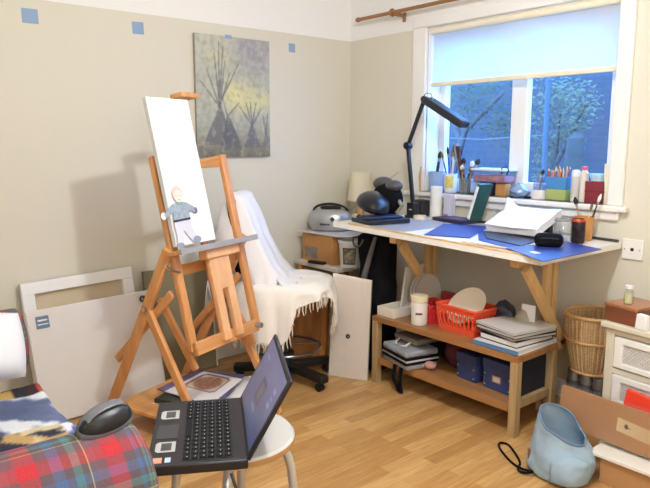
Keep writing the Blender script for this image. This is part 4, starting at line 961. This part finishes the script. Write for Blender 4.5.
MB().lathe([(0, 0), (.05, 0), (.055, .01), (.055, .11), (.035, .145), (.02, .155), (.02, .165), (0, .165)], (0, 0, 0), 24).build('jug_body', mat('cloudy plastic', (176, 172, 156), .4, trans=.2), jg)
# binders and books stacked at the right end
stk = [('blue_book', 'blue edged white book lowest in the stack on the bench end', 'book', .335, .25, .022, mat('white cover', (214, 214, 214), .5), mat('blue cover', (84, 130, 184), .5), 0, 0.0),
       ('ring_binder', 'black and white binder second from the bottom of the stack', 'binder', .27, .22, .03, mat('white binder', (220, 218, 216), .5), mat('black binder', (34, 32, 36), .5), -5, .005),
       ('ring_binder', 'black folder in the middle of the stack on the bench', 'binder', .27, .245, .016, mat('black folder', (38, 36, 40), .45), mat('dark edge', (60, 58, 60), .5), -14, .01),
       ('ring_binder', 'black folder directly below the topmost one of the stack', 'binder', .28, .25, .018, mat('black folder two', (44, 42, 46), .45), mat('dark edge two', (24, 24, 28), .5), -9, .0),
       ('document_folder', 'grey white document folder topmost on the stack of binders', 'folder', .28, .255, .012, mat('grey white folder', (204, 202, 202), .45), mat('grey edge', (90, 88, 92), .5), -12, .0)]
zz = SH + .001
for nme, l, ct, lx, ly, h, m1, m2, rr, dx in stk:
    t = thing(nme, l, ct, (-.46 + dx, -1.725, zz), R(rr), 'binders stacked on the bench')
    MB().box((0, 0, h * .5), (lx - .006, ly - .006, h * .72)).build('pages', m1 if 'lowest' in l or 'second' in l else paper_d, t)
    cvr = MB().box((0, 0, h - .0015), (lx, ly, .003)).box((0, 0, .0015), (lx, ly, .003)); cvr.build('cover', m2 if 'second' in l else m1, t)
    MB().box((-lx / 2 + .0015 if 'lowest' in l else lx / 2 - .0015, 0, h / 2), (.003, ly, h - .001)).build('spine', m2, t)
    zz += h + .0005
single('white_card', MB().box((0, 0, .04), (.003, .085, .08)), paper, 'small white card standing upright on the document folder', 'card', (-.395, -1.745, zz + .001), rot=(R(-4), R(6), R(-10)))

# lower tier
LZ = .1555
cl = thing('folded_clothes', 'pile of folded grey clothes with a black striped edge on the lower tier', 'clothes', (-.54, -1.135, LZ), R(-14))
for k, (sx, sy, z, h, m_) in enumerate(((.2, .24, .0, .03, mat('pale grey cloth', (150, 150, 158), .9, bump=.3, bs=40)), (.22, .25, .03, .014, black_cl), (.21, .25, .044, .012, mat('white cloth edge', (196, 196, 200), .9)), (.22, .25, .056, .012, black_cl), (.21, .24, .068, .034, mat('grey striped cloth', (146, 150, 160), .9, var=.2, vs=30)))):
    MB().box((-.02, 0, z + h / 2), (sx, sy, h)).build('garment', m_, cl, bev=min(.012, h * .45), seg=3)
slp = thing('storage_tray', 'flat grey lidded tray on top of the folded clothes', 'tray', (-.49, -1.11, LZ + .103), R(-10))
MB().box((0, 0, .022), (.16, .2, .03)).build('tray_body', mat('warm grey plastic', (132, 124, 112), .6), slp, bev=.008)
lab(MB().tube([(-.07, .05, .02), (-.115, .04, .0), (-.125, .0, -.008), (-.115, -.05, .0), (-.07, -.05, .02)], .006, 8).build('cord_handle', mat('white cord', (216, 212, 204), .7), slp), 'white cord handle')
single('dark_strap', MB().tube([(0, .03, .0), (-.03, .035, -.02), (-.045, .03, -.08), (-.035, .0, -.145), (-.045, -.03, -.148), (-.05, -.02, -.07), (-.03, -.015, -.01), (.0, -.02, .0)], .011, 8), black_cl, 'black strap dangling off the lower tier below the folded clothes', 'strap', (-.612, -1.13, LZ + .008))
single('pink_cloth', MB().sphere((0, 0, .022), .03, (1, 1.2, .7), 10), mat('dull pink cloth', (190, 140, 130), .9), 'dull pink cloth bundle right of the folded clothes', 'cloth', (-.56, -1.275, LZ))
single('maroon_bag', MB().sphere((0, 0, .08), .085, (.6, 1.0, .95), 12), mat('maroon cloth', (92, 40, 44), .9, var=.3, vs=20), 'maroon cloth bag between the clothes and the blue boxes', 'bag', (-.43, -1.36, LZ))
for (y, lx, ly, h, l, rz) in ((-1.505, .16, .13, .135, 'navy storage box nearer the folded clothes', -6), (-1.695, .18, .17, .15, 'navy storage box with a brass label holder by the bench leg', -3)):
    t = thing('storage_box', l, 'box', (-.46, y, LZ), R(rz), 'navy storage boxes')
    MB().box((0, 0, h / 2 - .01), (lx, ly, h - .022)).build('box_body', navy, t, bev=.003)
    MB().box((0, 0, h - .0225), (lx + .006, ly + .006, .045)).build('lid', navy2, t, bev=.003)
    st_ = MB()
    for sy in (-1, 1):
        for z in (.02, h * .5): st_.sphere((-lx / 2 - .001, sy * (ly / 2 - .012), z), .0045, n=6)
    st_.build('corner_stud', alu, t)
    if 'brass' in l:
        b = MB(); xx = -lx / 2 - .002; b.box((xx, 0, .075), (.003, .05, .005)).box((xx, 0, .045), (.003, .05, .005)).box((xx, .0235, .06), (.003, .005, .03)).box((xx, -.0235, .06), (.003, .005, .03)); b.build('label_holder', brass, t)
        MB().box((-lx / 2 - .001, 0, .06), (.001, .044, .026)).build('label_card', paper_d, t)

# black bags under the left end of the table
bb = thing('garment_bag', 'tall black bag with a grey strap hanging under the table left end', 'bag', (-.47, -.772, 0), R(-8))
def bagp(u, v):
    th = 2 * PI * u; n_ = 3.0; c, s_ = math.cos(th), math.sin(th)
    rx = .10 * (1 - .25 * v) ; ry = .10 * (1 + .35 * v)
    r = 1 / ((abs(c) / rx) ** n_ + (abs(s_) / ry) ** n_) ** (1 / n_)
    r *= 1 + .09 * fbm(c * 1.6, s_ * 1.6, v * 5)
    if v < .03: r *= v / .03
    if v > .97: r *= max(0, (1 - v) / .03)
    return (r * c, r * s_, .84 * v)
surf('bag_body', black_cl, bb, bagp, 40, 40)
lab(MB().tube([(-.07, -.075, .82), (-.1, -.06, .70), (-.118, -.03, .58), (-.118, -.005, .46), (-.08, .02, .40)], [.010, .016, .018, .022, .016], 8).build('shoulder_strap', grey_strap, bb), 'grey shoulder strap')
lab(MB().tube([(-.085, .09, .80)] + [(-.105 - .012 * math.sin(PI * k / 10), .05 + .05 * math.cos(PI * k / 10), .80 - .05 * math.sin(PI * k / 10)) for k in range(11)], .005, 8).build('grab_loop', grey_strap, bb), 'grey grab loop')

# ------------------------------------------------------------------ right-hand corner
# tins and the wicker basket standing on them
for k, (x, y) in enumerate(((-.20, -1.90), (-.215, -1.975), (-.235, -2.05))):
    t = thing('paint_tin', ('leftmost', 'middle', 'rightmost')[k] + ' of the three metal tins below the wicker basket', 'tin', (x, y, 0), 0, 'metal tins below the basket')
    MB().lathe([(0, 0), (.034, 0), (.035, .004), (.035, .246), (.033, .25), (.030, .25), (.029, .246), (0, .246)], (0, 0, 0), 22).build('tin_body', tin_m, t)
    lab(MB().lathe([(.0355, .03), (.0355, .20)], (0, 0, 0), 22).build('paper_label', mat('dark tin label', (70, 68, 72), .5) if k == 0 else MATS['dark tin label'], t), 'dark paper label')
wb = thing('wicker_basket', 'tall round wicker waste basket standing on metal tins', 'basket', (-.165, -1.968, .2505))
prof = [(.094, 0), (.113, .07), (.126, .14), (.136, .21), (.143, .33)]
def wprof(z):
    for (r0, z0), (r1, z1) in zip(prof, prof[1:]):
        if z0 <= z <= z1: return r0 + (r1 - r0) * (z - z0) / (z1 - z0)
    return prof[-1][0]
surf('basket_side', wicker, wb, lambda u, v: ((wprof(.285 * v) + .0025 * math.cos(2 * PI * u * 36)) * math.cos(2 * PI * u), (wprof(.285 * v) + .0025 * math.cos(2 * PI * u * 36)) * math.sin(2 * PI * u), .285 * v), 216, 12, solid=.006, off=-1)
MB().cyl((0, 0, 0), .092, .008, 30).build('basket_floor', wick_rim, wb)
for nme, z, dr, r in (('rim', .287, .0, .009), ('woven_band', .165, .004, .006), ('foot_band', .006, .0, .007)):
    rr = wprof(min(z, .33)) + dr
    MB().tube([(rr * math.cos(2 * PI * k / 40), rr * math.sin(2 * PI * k / 40), z) for k in range(41)], r, 8, False).build(nme, wick_rim, wb)

# painted drawer cabinet
dc = thing('drawer_cabinet', 'cream painted cabinet with white wicker drawers at the right edge', 'cabinet', (-.42, -2.15, 0), R(-7))
dc.scale = (1, 1, .975)
# local: x into the wall, -y along the front to the right
b = MB(); b.box((.16, -.02, .295), (.32, .04, .55)).box((.16, -.62, .295), (.32, .04, .55))
for z in (.045, .215, .385, .56): b.box((.16, -.32, z), (.318, .57, .025))
b.box((.31, -.32, .3), (.015, .56, .54)); b.build('carcass', cab_w, dc, bev=.003)
MB().box((.155, -.32, .59), (.36, .67, .026)).build('cabinet_top', cab_w, dc, bev=.005)
for k, z in enumerate((.13, .30, .472)):
    d = MB().box((.15, -.32, z), (.27, .545, .13)).build('drawer', white_paint, dc)
    w_ = MB(); w_.box((.008, -.32, z), (.014, .47, .085)); w_.build('wicker_front', wick_w, d)
    f_ = MB(); f_.box((.004, -.32, z + .055), (.022, .55, .03)).box((.004, -.32, z - .056), (.022, .55, .026)).box((.004, -.065, z), (.022, .04, .09)).box((.004, -.575, z), (.022, .04, .09)); f_.build('drawer_frame', white_paint, d, bev=.004)
mb2 = thing('wooden_box', 'polished mahogany box standing on the cream cabinet', 'box', (-.335, -2.225, .5885), R(-10))
MB().box((0, 0, .033), (.19, .15, .066)).build('box_body', mahog, mb2, bev=.002)
MB().box((0, 0, .073), (.196, .156, .013)).build('lid', mahog_t, mb2, bev=.002)
bt = thing('glass_bottle', 'small glass bottle of cream liquid on the mahogany box', 'bottle', (-.375, -2.215, .6685))
MB().lathe([(0, 0), (.017, 0), (.0185, .004), (.0185, .052), (.014, .060), (.0135, .068)], (0, 0, 0), 22).build('bottle_glass', clear_film('bottle glass', (235, 238, 232), .1, .08), bt)
lab(MB().lathe([(0, .0035), (.0162, .0035), (.0162, .043), (0, .043)], (0, 0, 0), 20).build('cream_liquid', mat('cream liquid', (232, 226, 184), .4), bt), 'cream liquid')
lab(MB().lathe([(0, .067), (.016, .067), (.016, .08), (0, .081)], (0, 0, 0), 20).build('cap', mat('white cap', (226, 224, 222), .4), bt), 'white cap')
wtub = thing('white_packet', 'white packet right of the mahogany box on the cabinet', 'packet', (-.445, -2.312, .5885), R(-20))
MB().box((0, 0, .032), (.03, .055, .064), taper=.85).build('packet_body', paper, wtub, bev=.004)
gbt = thing('green_tin', 'green tin with a white lid at the right edge of the cabinet', 'tin', (-.43, -2.415, .5885))
MB().lathe([(0, 0), (.028, 0), (.028, .035), (0, .035)], (0, 0, 0), 20).build('tin_body', mat('emerald paint', (30, 110, 88), .4), gbt)
lab(MB().lathe([(0, .035), (.026, .035), (.026, .055), (0, .056)], (0, 0, 0), 20).build('lid', paper, gbt), 'white lid')
single('dark_cloth', MB().sphere((0, 0, .05), .05, (1.1, 1.0, 1), 12), black_cl, 'dark cloth bundle behind the green tin on the cabinet', 'cloth', (-.33, -2.42, .5885))

# cardboard box, white board, brown backing board, red file
cbx = thing('cardboard_box', 'plain cardboard box on the floor at the right edge', 'box', (-.60, -2.56, 0))
MB().box((0, 0, .053), (.21, .52, .106)).build('box_body', card_d, cbx, bev=.003)
MB().box((-.052, 0, .107), (.1, .52, .003)).box((.053, 0, .107), (.1, .52, .003)).build('flap', card_d, cbx)
wbd = thing('white_board', 'flat white board lying across the cardboard box', 'board', (-.595, -2.565, .1092), 0)
MB().box((0, 0, .007), (.25, .62, .014)).build('board_sheet', mat('white board face', (226, 222, 214), .5), wbd, bev=.002)
pfl, L_ = lean_panel('backing_board', 'brown backing board with a paper label, sleeved in clear plastic', 'board', (-.618, -2.06, .147), (-.618, -2.78, .126), .17, R(7), .012)
MB().box((L_ / 2, -.008, .085), (L_, .01, .172)).build('board_face', brown_board, pfl, bev=.002)
surf('plastic_sleeve', film, pfl, lambda u, v: (-.008 + (L_ + .016) * u, -.0165 - .004 * abs(fbm(u * 12, v * 5, 5)), -.002 + .19 * v), 60, 16)
lab(surf('paper_label', vc, pfl, lambda u, v: (.255 + .135 * u, -.0142, .062 + .055 * v - .01 * u), 40, 16,
     lambda u, v: (70, 62, 52) if ((u - .28) / .06) ** 2 + ((v - .55) / .18) ** 2 < 1 or (abs(v - .5) < .05 and .2 < u < .42) else mixc((206, 180, 140), (190, 160, 118), u)), 'pale paper label with a dark mark')
rf = single('plastic_file', MB().box((0, 0, .07), (.02, .2, .14)), bright_red, 'bright red plastic file standing behind the brown backing board', 'file', (-.555, -2.395, .209), rot=(R(6), R(5), R(-4)), bev=.006)
rs = single('storage_crate', MB().box((0, 0, .042), (.09, .46, .084)), mat('dim brown crate', (120, 92, 66), .8), 'brown carton holding up the red file behind the backing board', 'crate', (-.551, -2.5, .124), R(-3), bev=.003)

# pale blue bag
bgb = thing('drawstring_bag', 'pale blue open topped bag slumped on the floor beside the cardboard box', 'bag', (-.765, -2.165, 0))
def bag2(u, v):
    th = 2 * PI * u; c, s_ = math.cos(th), math.sin(th)
    pr = [(.0, 0), (.10, .0), (.120, .018), (.126, .055), (.122, .10), (.110, .145), (.096, .185), (.088, .21)]
    k = v * (len(pr) - 1); i = min(int(k), len(pr) - 2); t = k - i
    r = pr[i][0] + (pr[i + 1][0] - pr[i][0]) * t; z = pr[i][1] + (pr[i + 1][1] - pr[i][1]) * t
    r *= 1 + .10 * fbm(c * 1.2, s_ * 1.2, v * 2.2) * sstep(.1, .4, v)
    return (r * c * .95, r * s_ * 1.05, z + (.06 * max(0, s_ * .9 + c * .3) - .05 * max(0, -s_)) * sstep(.5, 1, v))
surf('bag_body', bag_blue, bgb, bag2, 48, 36, solid=.004, wrapu=True)
MB().tube([bag2(k / 48, 1.0) for k in range(49)], .005, 8, False).build('rim_piping', bag_rim, bgb)
surf('front_pocket', bag_blue, bgb, lambda u, v: (lambda q: (q[0] * (1.05 + .05 * math.sin(PI * u)), q[1] * (1.05 + .05 * math.sin(PI * u)), q[2]))(bag2(.53 + .2 * u, .22 + .48 * v * (.7 + .3 * math.sin(PI * u)))), 18, 14, solid=.004)
lab(MB().box((-.075, .1, .07), (.02, .012, .05), (0, 0, R(40))).build('toggle', mat('brown toggle', (120, 84, 66), .5), bgb, bev=.003), 'brown toggle')
lab(MB().tube(smooth_path([(-.10, .07, .015), (-.10, .11, .008), (-.09, .16, .006), (-.06, .22, .006), (-.01, .29, .006), (.03, .315, .006), (.045, .285, .006), (.01, .23, .006), (-.055, .155, .006), (-.12, .12, .007), (-.125, .08, .012), (-.105, .06, .02)]), .005, 8).build('draw_cord', black_cl, bgb), 'black draw cord looped on the floor')

# ------------------------------------------------------------------ sofa
sx0, sy0, srz = -2.52, -1.545, R(-2)
sofa = thing('sofa', 'tartan two seat sofa with rolled arms at the lower left', 'sofa', (sx0, sy0, 0), srz)
AY = .69
def arm(y, name, off, zc):
    L0, r = .82, .125
    def P(u, v):
        # u along the arm from the back to the rounded front end, v round its section
        a = 2 * PI * v - PI / 2
        x = off - L0 + L0 * min(u / .85, 1.0)
        k = max(0, (u - .85) / .15)
        s_ = max(0, 1 - (k * .999) ** 3.5) ** (1 / 3.5) if k > 0 else 1
        s_ = .0 + s_
        xx = x + .035 * math.sin(k * PI / 2)
        return (xx, y + r * s_ * math.cos(a), zc + r * s_ * math.sin(a))
    o = surf(name, tartan, sofa, P, 60, 40, uv=lambda u, v: (u * L0 / .85 * .95, v * 2 * PI * r))
    return o
ao = arm(-AY, 'rolled_arm', -.085, .655); a2_ = arm(AY, 'rolled_arm', -.005, .60)
for y in (-AY, AY):
    MB().box((-.46, y, .33), (.72, .17, .54)).build('arm_side', tartan, sofa, bev=.02, seg=3)
MB().box((-.40, 0, .17), (.78, 1.2, .22)).build('base', tartan, sofa, bev=.02, seg=3)
for y in (-.30, .30): MB().box((-.31, y, .36), (.66, .59, .15)).build('seat_cushion', tartan, sofa, bev=.045, seg=4)
MB().box((-.76, 0, .55), (.18, 1.2, .62), (0, R(-8), 0)).build('backrest', tartan, sofa, bev=.06, seg=4)
for y in (-.66, .66):
    for x in (-.1, -.7): MB().cyl((x, y, 0), .025, .07, 12).build('foot', hm_b, sofa)
# fleece blanket
def blk_pt(u, v):
    # u across the seat (y), v from the back to the front edge and down over it
    y = -.56 + 1.11 * u; s_ = v * .84
    z = .458 + .012 * fbm(u * 5, v * 4, 2) + .010 * math.sin(u * 11 + v * 3)
    if s_ < .62: x = -.60 + s_
    else:
        k = (s_ - .62) / .2; x = .02 + .034 * math.sin(min(1, k * 1.6) * PI / 2); z -= .035 * (1 - math.cos(min(1, k * 1.6) * PI / 2)) + max(0, k - .6) * .2
    z += .05 * sstep(.84, .95, u) * sstep(.3, .7, v) * 0
    return (x, y, max(z, .30))
def blk_col(u, v):
    n = fbm(u * 4, v * 3, 9); n2 = fbm(u * 9 + 3, v * 7, 2)
    if u > .93: return [(60, 30, 34), (170, 70, 56), (196, 160, 90), (34, 34, 44)][int((v * 17) % 4)]
    if u > .62:
        col = mixc((70, 80, 108), (108, 120, 160), .5 + n)
        s_ = math.sin(u * 16 + v * 7 + n * 3)
        return mixc(col, (218, 222, 228), sstep(.1, .75, s_))
    if u > .40 and v > .72: return mixc((84, 96, 158), (224, 226, 240), sstep(-.05, .3, n2 + .1))
    st_ = math.sin((u * 40 + v * 17) + n * 5) 
    col = mixc((40, 40, 58), (182, 150, 96), sstep(-.1, .35, st_ + n2 * .8))
    return mixc(col, (206, 190, 150), sstep(.25, .5, n2))
bk_ = thing('fleece_blanket', 'patterned blue, white and ochre fleece spread over the sofa seat', 'blanket', (sx0, sy0, 0), srz)
surf('fleece', vc_cloth, bk_, blk_pt, 100, 70, blk_col, solid=.008, off=1)
# pillow
pl = thing('pillow', 'white pillow propped against the far sofa arm', 'pillow', (-2.685, -1.0, .645), rot=(R(62), R(8), R(6)))
def pil(u, v):
    a, b_ = 2 * u - 1, 2 * v - 1
    return a, b_
pm = MB(); nn = 24; top = {}; 
for sgn in (1, -1):
    vs = [[pm.b.verts.new(((2 * i / nn - 1) * .20 * (1 - .06 * (2 * j / nn - 1) ** 2), (2 * j / nn - 1) * .128 * (1 - .06 * (2 * i / nn - 1) ** 2), sgn * .075 * ((1 - (2 * i / nn - 1) ** 4) * (1 - (2 * j / nn - 1) ** 4)) ** .6)) for i in range(nn + 1)] for j in range(nn + 1)]
    for j in range(nn):
        for i in range(nn): pm.b.faces.new((vs[j][i], vs[j][i + 1], vs[j + 1][i + 1], vs[j + 1][i]))
bmesh.ops.remove_doubles(pm.b, verts=pm.b.verts, dist=1e-4)
pm.build('pillow_case', pillow_m, pl)
# mouse on the near arm
ms = thing('computer_mouse', 'black computer mouse with a grey rim on the near sofa arm', 'mouse', (-2.655, -2.215, .7815), R(8), rot=(R(18), R(-4), R(14)))
MB().lathe([(0, 0), (.92, 0), (1, .006), (1.0, .012), (.96, .016)], (0, 0, 0), 30, None, .062, .036).build('mouse_base', mat('grey mouse rim', (98, 100, 106), .4), ms)
MB().lathe([(.95, .014), (.93, .022), (.80, .035), (.5, .043), (0, .046)], (0, 0, 0), 30, None, .062, .036).build('mouse_shell', mat('black mouse shell', (30, 31, 35), .4), ms)
lab(surf('grey_stripe', MATS['grey mouse rim'], ms, lambda u, v: ((2 * u - 1) * .059, .004 + (v - .5) * .022, .0475 * max(0, 1 - abs(2 * u - 1) ** 2.6) ** .5 * .98 + .003), 30, 4, solid=.002), 'grey stripe along the spine')

# ------------------------------------------------------------------ stool and laptop
sl = thing('round_stool', 'round stool with silver tube legs under the laptop', 'stool', (-2.215, -1.985, 0))
MB().lathe([(0, .525), (.165, .525), (.172, .532), (.172, .545), (.165, .552), (0, .554)], (0, 0, 0), 48).build('seat', mat('glossy pale seat', (200, 196, 190), .18, coat=.5), sl)
lab(MB().lathe([(.1725, .531), (.174, .538), (.1725, .546), (.171, .538)], (0, 0, 0), 48).build('seat_edge', mat('brown seat edge', (170, 128, 84), .4), sl), 'brown edge band')
for k in range(4):
    a = R(-38) + k * PI / 2; c, s_ = math.cos(a), math.sin(a)
    MB().tube([(c * r, s_ * r, z) for r, z in ((.05, .512), (.10, .512), (.13, .505), (.15, .485), (.16, .45), (.185, .2), (.205, .0))], .0125, 12).build('leg', tube_grey, sl)
MB().tube([(.172 * math.cos(2 * PI * k / 36), .172 * math.sin(2 * PI * k / 36), .24) for k in range(37)], .008, 8, False).build('foot_ring', tube_grey, sl)

# laptop: local x towards the user, y along the hinge (far end positive)
lrz = math.atan2(.5, -.866)
lp_ = thing('laptop', 'open black laptop standing on the round stool', 'laptop', (-2.2, -2.02, .5555), lrz)
BW, BD = .40, .245
laptop_b = mat('laptop black', (33, 31, 36), .45); key_m = mat('laptop key', (30, 30, 33), .75, spec=.2)
MB().box((BD / 2, 0, .014), (BD, BW, .026)).build('base', laptop_b, lp_, bev=.004)
kbp = MB().box((.098, 0, .0275), (.125, .36, .002)).build('keyboard', mat('keyboard well', (26, 26, 30), .5), lp_)
ky = MB(); kl = MB()
for r in range(6):
    for c in range(15):
        x = .048 + .0205 * r; y = -.167 + .0238 * c
        if r == 5 and 4 < c < 10:
            if c == 7: ky.box((x, y, .030), (.016, .112, .004))
            continue
        ky.box((x, y, .030), (.0165, .0195, .004)); kl.box((x - .002, y + .003, .0322), (.0025, .003, .0006))
ko = ky.build('keys', key_m, kbp, bev=.0015); ko['kind'] = 'stuff'
kk = lab(kl.build('key_marks', mat('key legend', (190, 190, 186), .5), kbp), 'tiny pale key legends'); kk['kind'] = 'stuff'
MB().box((.205, .01, .0275), (.055, .085, .001)).build('touchpad', dark_grey, lp_)
for y in (.10, -.10):
    lab(MB().prism([(-.025, -.028), (.018, -.028), (.025, -.02), (.025, .02), (.018, .028), (-.025, .028)], Matrix.Translation((.205, y, .0272)), .0008).build('sticker', mat('silver sticker', (176, 176, 174), .4) if y > 0 else MATS['silver sticker'], lp_), 'silver sticker on the palm rest')
    lab(MB().box((.203, y, .0284), (.026, .04, .0006)).build('sticker_picture', mat('sticker picture', (70, 70, 72), .5) if y > 0 else MATS['sticker picture'], lp_), 'dark picture on the sticker')
lab(MB().box((.22, .17, .0275), (.022, .028, .0006)).build('sticker', mat('orange sticker', (206, 150, 126), .5), lp_), 'small pale orange sticker')
lab(MB().box((.195, .17, .0275), (.014, .024, .0006)).build('sticker', mat('blue white sticker', (186, 206, 226), .5), lp_), 'small pale blue sticker')
lab(MB().cyl((.05, -.2, .014), .004, .004, 10, Matrix.Rotation(PI / 2, 3, 'X')).cyl((.13, -.2, .014), .004, .004, 10, Matrix.Rotation(PI / 2, 3, 'X')).build('audio_sockets', brass, lp_), 'tiny brass coloured sockets')
LH = .225; la = R(29)     # lid leans back, away from the user
LM = Matrix.Translation((.004, 0, .026)) @ Matrix.Rotation(-la, 4, 'Y')
lid = bpy.data.objects.new('screen_lid', None); COL.objects.link(lid)
COL.objects.unlink(lid); bpy.data.objects.remove(lid)
lo = MB().box((-.005, 0, LH / 2), (.01, BW, LH)).build('screen_lid', laptop_b, lp_, bev=.003); lo.matrix_local = LM
def scr(u, v):
    col = mixc((64, 70, 100), (86, 92, 126), v + .3 * fbm(u * 3, v * 3, 2))
    if .40 < u < .62 and .28 < v < .62: col = (58, 56, 78) if not (.44 < u < .58 and .34 < v < .56) else (84, 80, 92)
    for x0, x1, y0, y1 in ((.1, .2, .72, .76), (.1, .18, .62, .66), (.1, .2, .52, .56), (.42, .6, .2, .23), (.72, .9, .8, .83)):
        if x0 < u < x1 and y0 < v < y1: col = (120, 122, 160)
    return col
so_ = surf('screen', vc_screen, lo, lambda u, v: (.0008, .185 - .37 * u, .014 + .2 * v), 60, 36, scr)
MB().cyl((-.002, -.15, .024), .007, .3, 12, Matrix.Rotation(-PI / 2, 3, 'X')).build('hinge', laptop_b, lp_)
single('power_cable', MB().tube([(0, 0, 0), (.0, -.02, -.03), (.0, -.03, -.12), (-.01, -.05, -.3), (.02, -.02, -.5), (-.05, -.1, -.552), (-.3, -.3, -.554)], .004, 8), black_pl, 'black cable hanging down from the near side of the laptop', 'cable', (-2.35, -2.195, .565))

# ------------------------------------------------------------------ light, sky, camera
def light(name, kind, loc, energy, color, size=.1, target=None):
    l = bpy.data.lights.new(name, kind); l.energy = energy; l.color = color
    if kind == 'POINT': l.shadow_soft_size = size
    o = bpy.data.objects.new(name, l); COL.objects.link(o); o.location = loc
    return o
light('ceiling_lamp', 'POINT', (-1.80, -2.38, 2.30), 60, (.975, 1.0, 1.015), .045)
light('fill_light', 'POINT', (-3.1, -4.3, 1.75), 38, (.975, 1.0, 1.015), .25)  # added fill behind the camera, lifts the shadows; stands for no known lamp
sc.cycles.diffuse_bounces = 8; sc.cycles.max_bounces = 16; sc.cycles.transparent_max_bounces = 16
w_ = bpy.data.worlds.new('sky'); sc.world = w_; w_.use_nodes = True
bg = w_.node_tree.nodes['Background']; bg.inputs['Color'].default_value = (.16, .42, 1.0, 1); bg.inputs['Strength'].default_value = 8.5

cam = bpy.data.cameras.new('camera'); co = bpy.data.objects.new('camera', cam); COL.objects.link(co)
co.location = (-3.1, -3.45, 1.35)
th, pi_ = R(50.2447), R(8.898)
d = V((math.cos(th) * math.cos(pi_), math.sin(th) * math.cos(pi_), -math.sin(pi_)))
co.rotation_euler = d.to_track_quat('-Z', 'Y').to_euler()
cam.sensor_width = 36; cam.lens = 642.4 / 650 * 36; cam.clip_start = .05
sc.camera = co
sc.view_settings.view_transform = 'Standard'; sc.view_settings.look = 'None'; sc.view_settings.gamma = 1.0; sc.view_settings.use_curve_mapping = False
sc.view_settings.exposure = .38
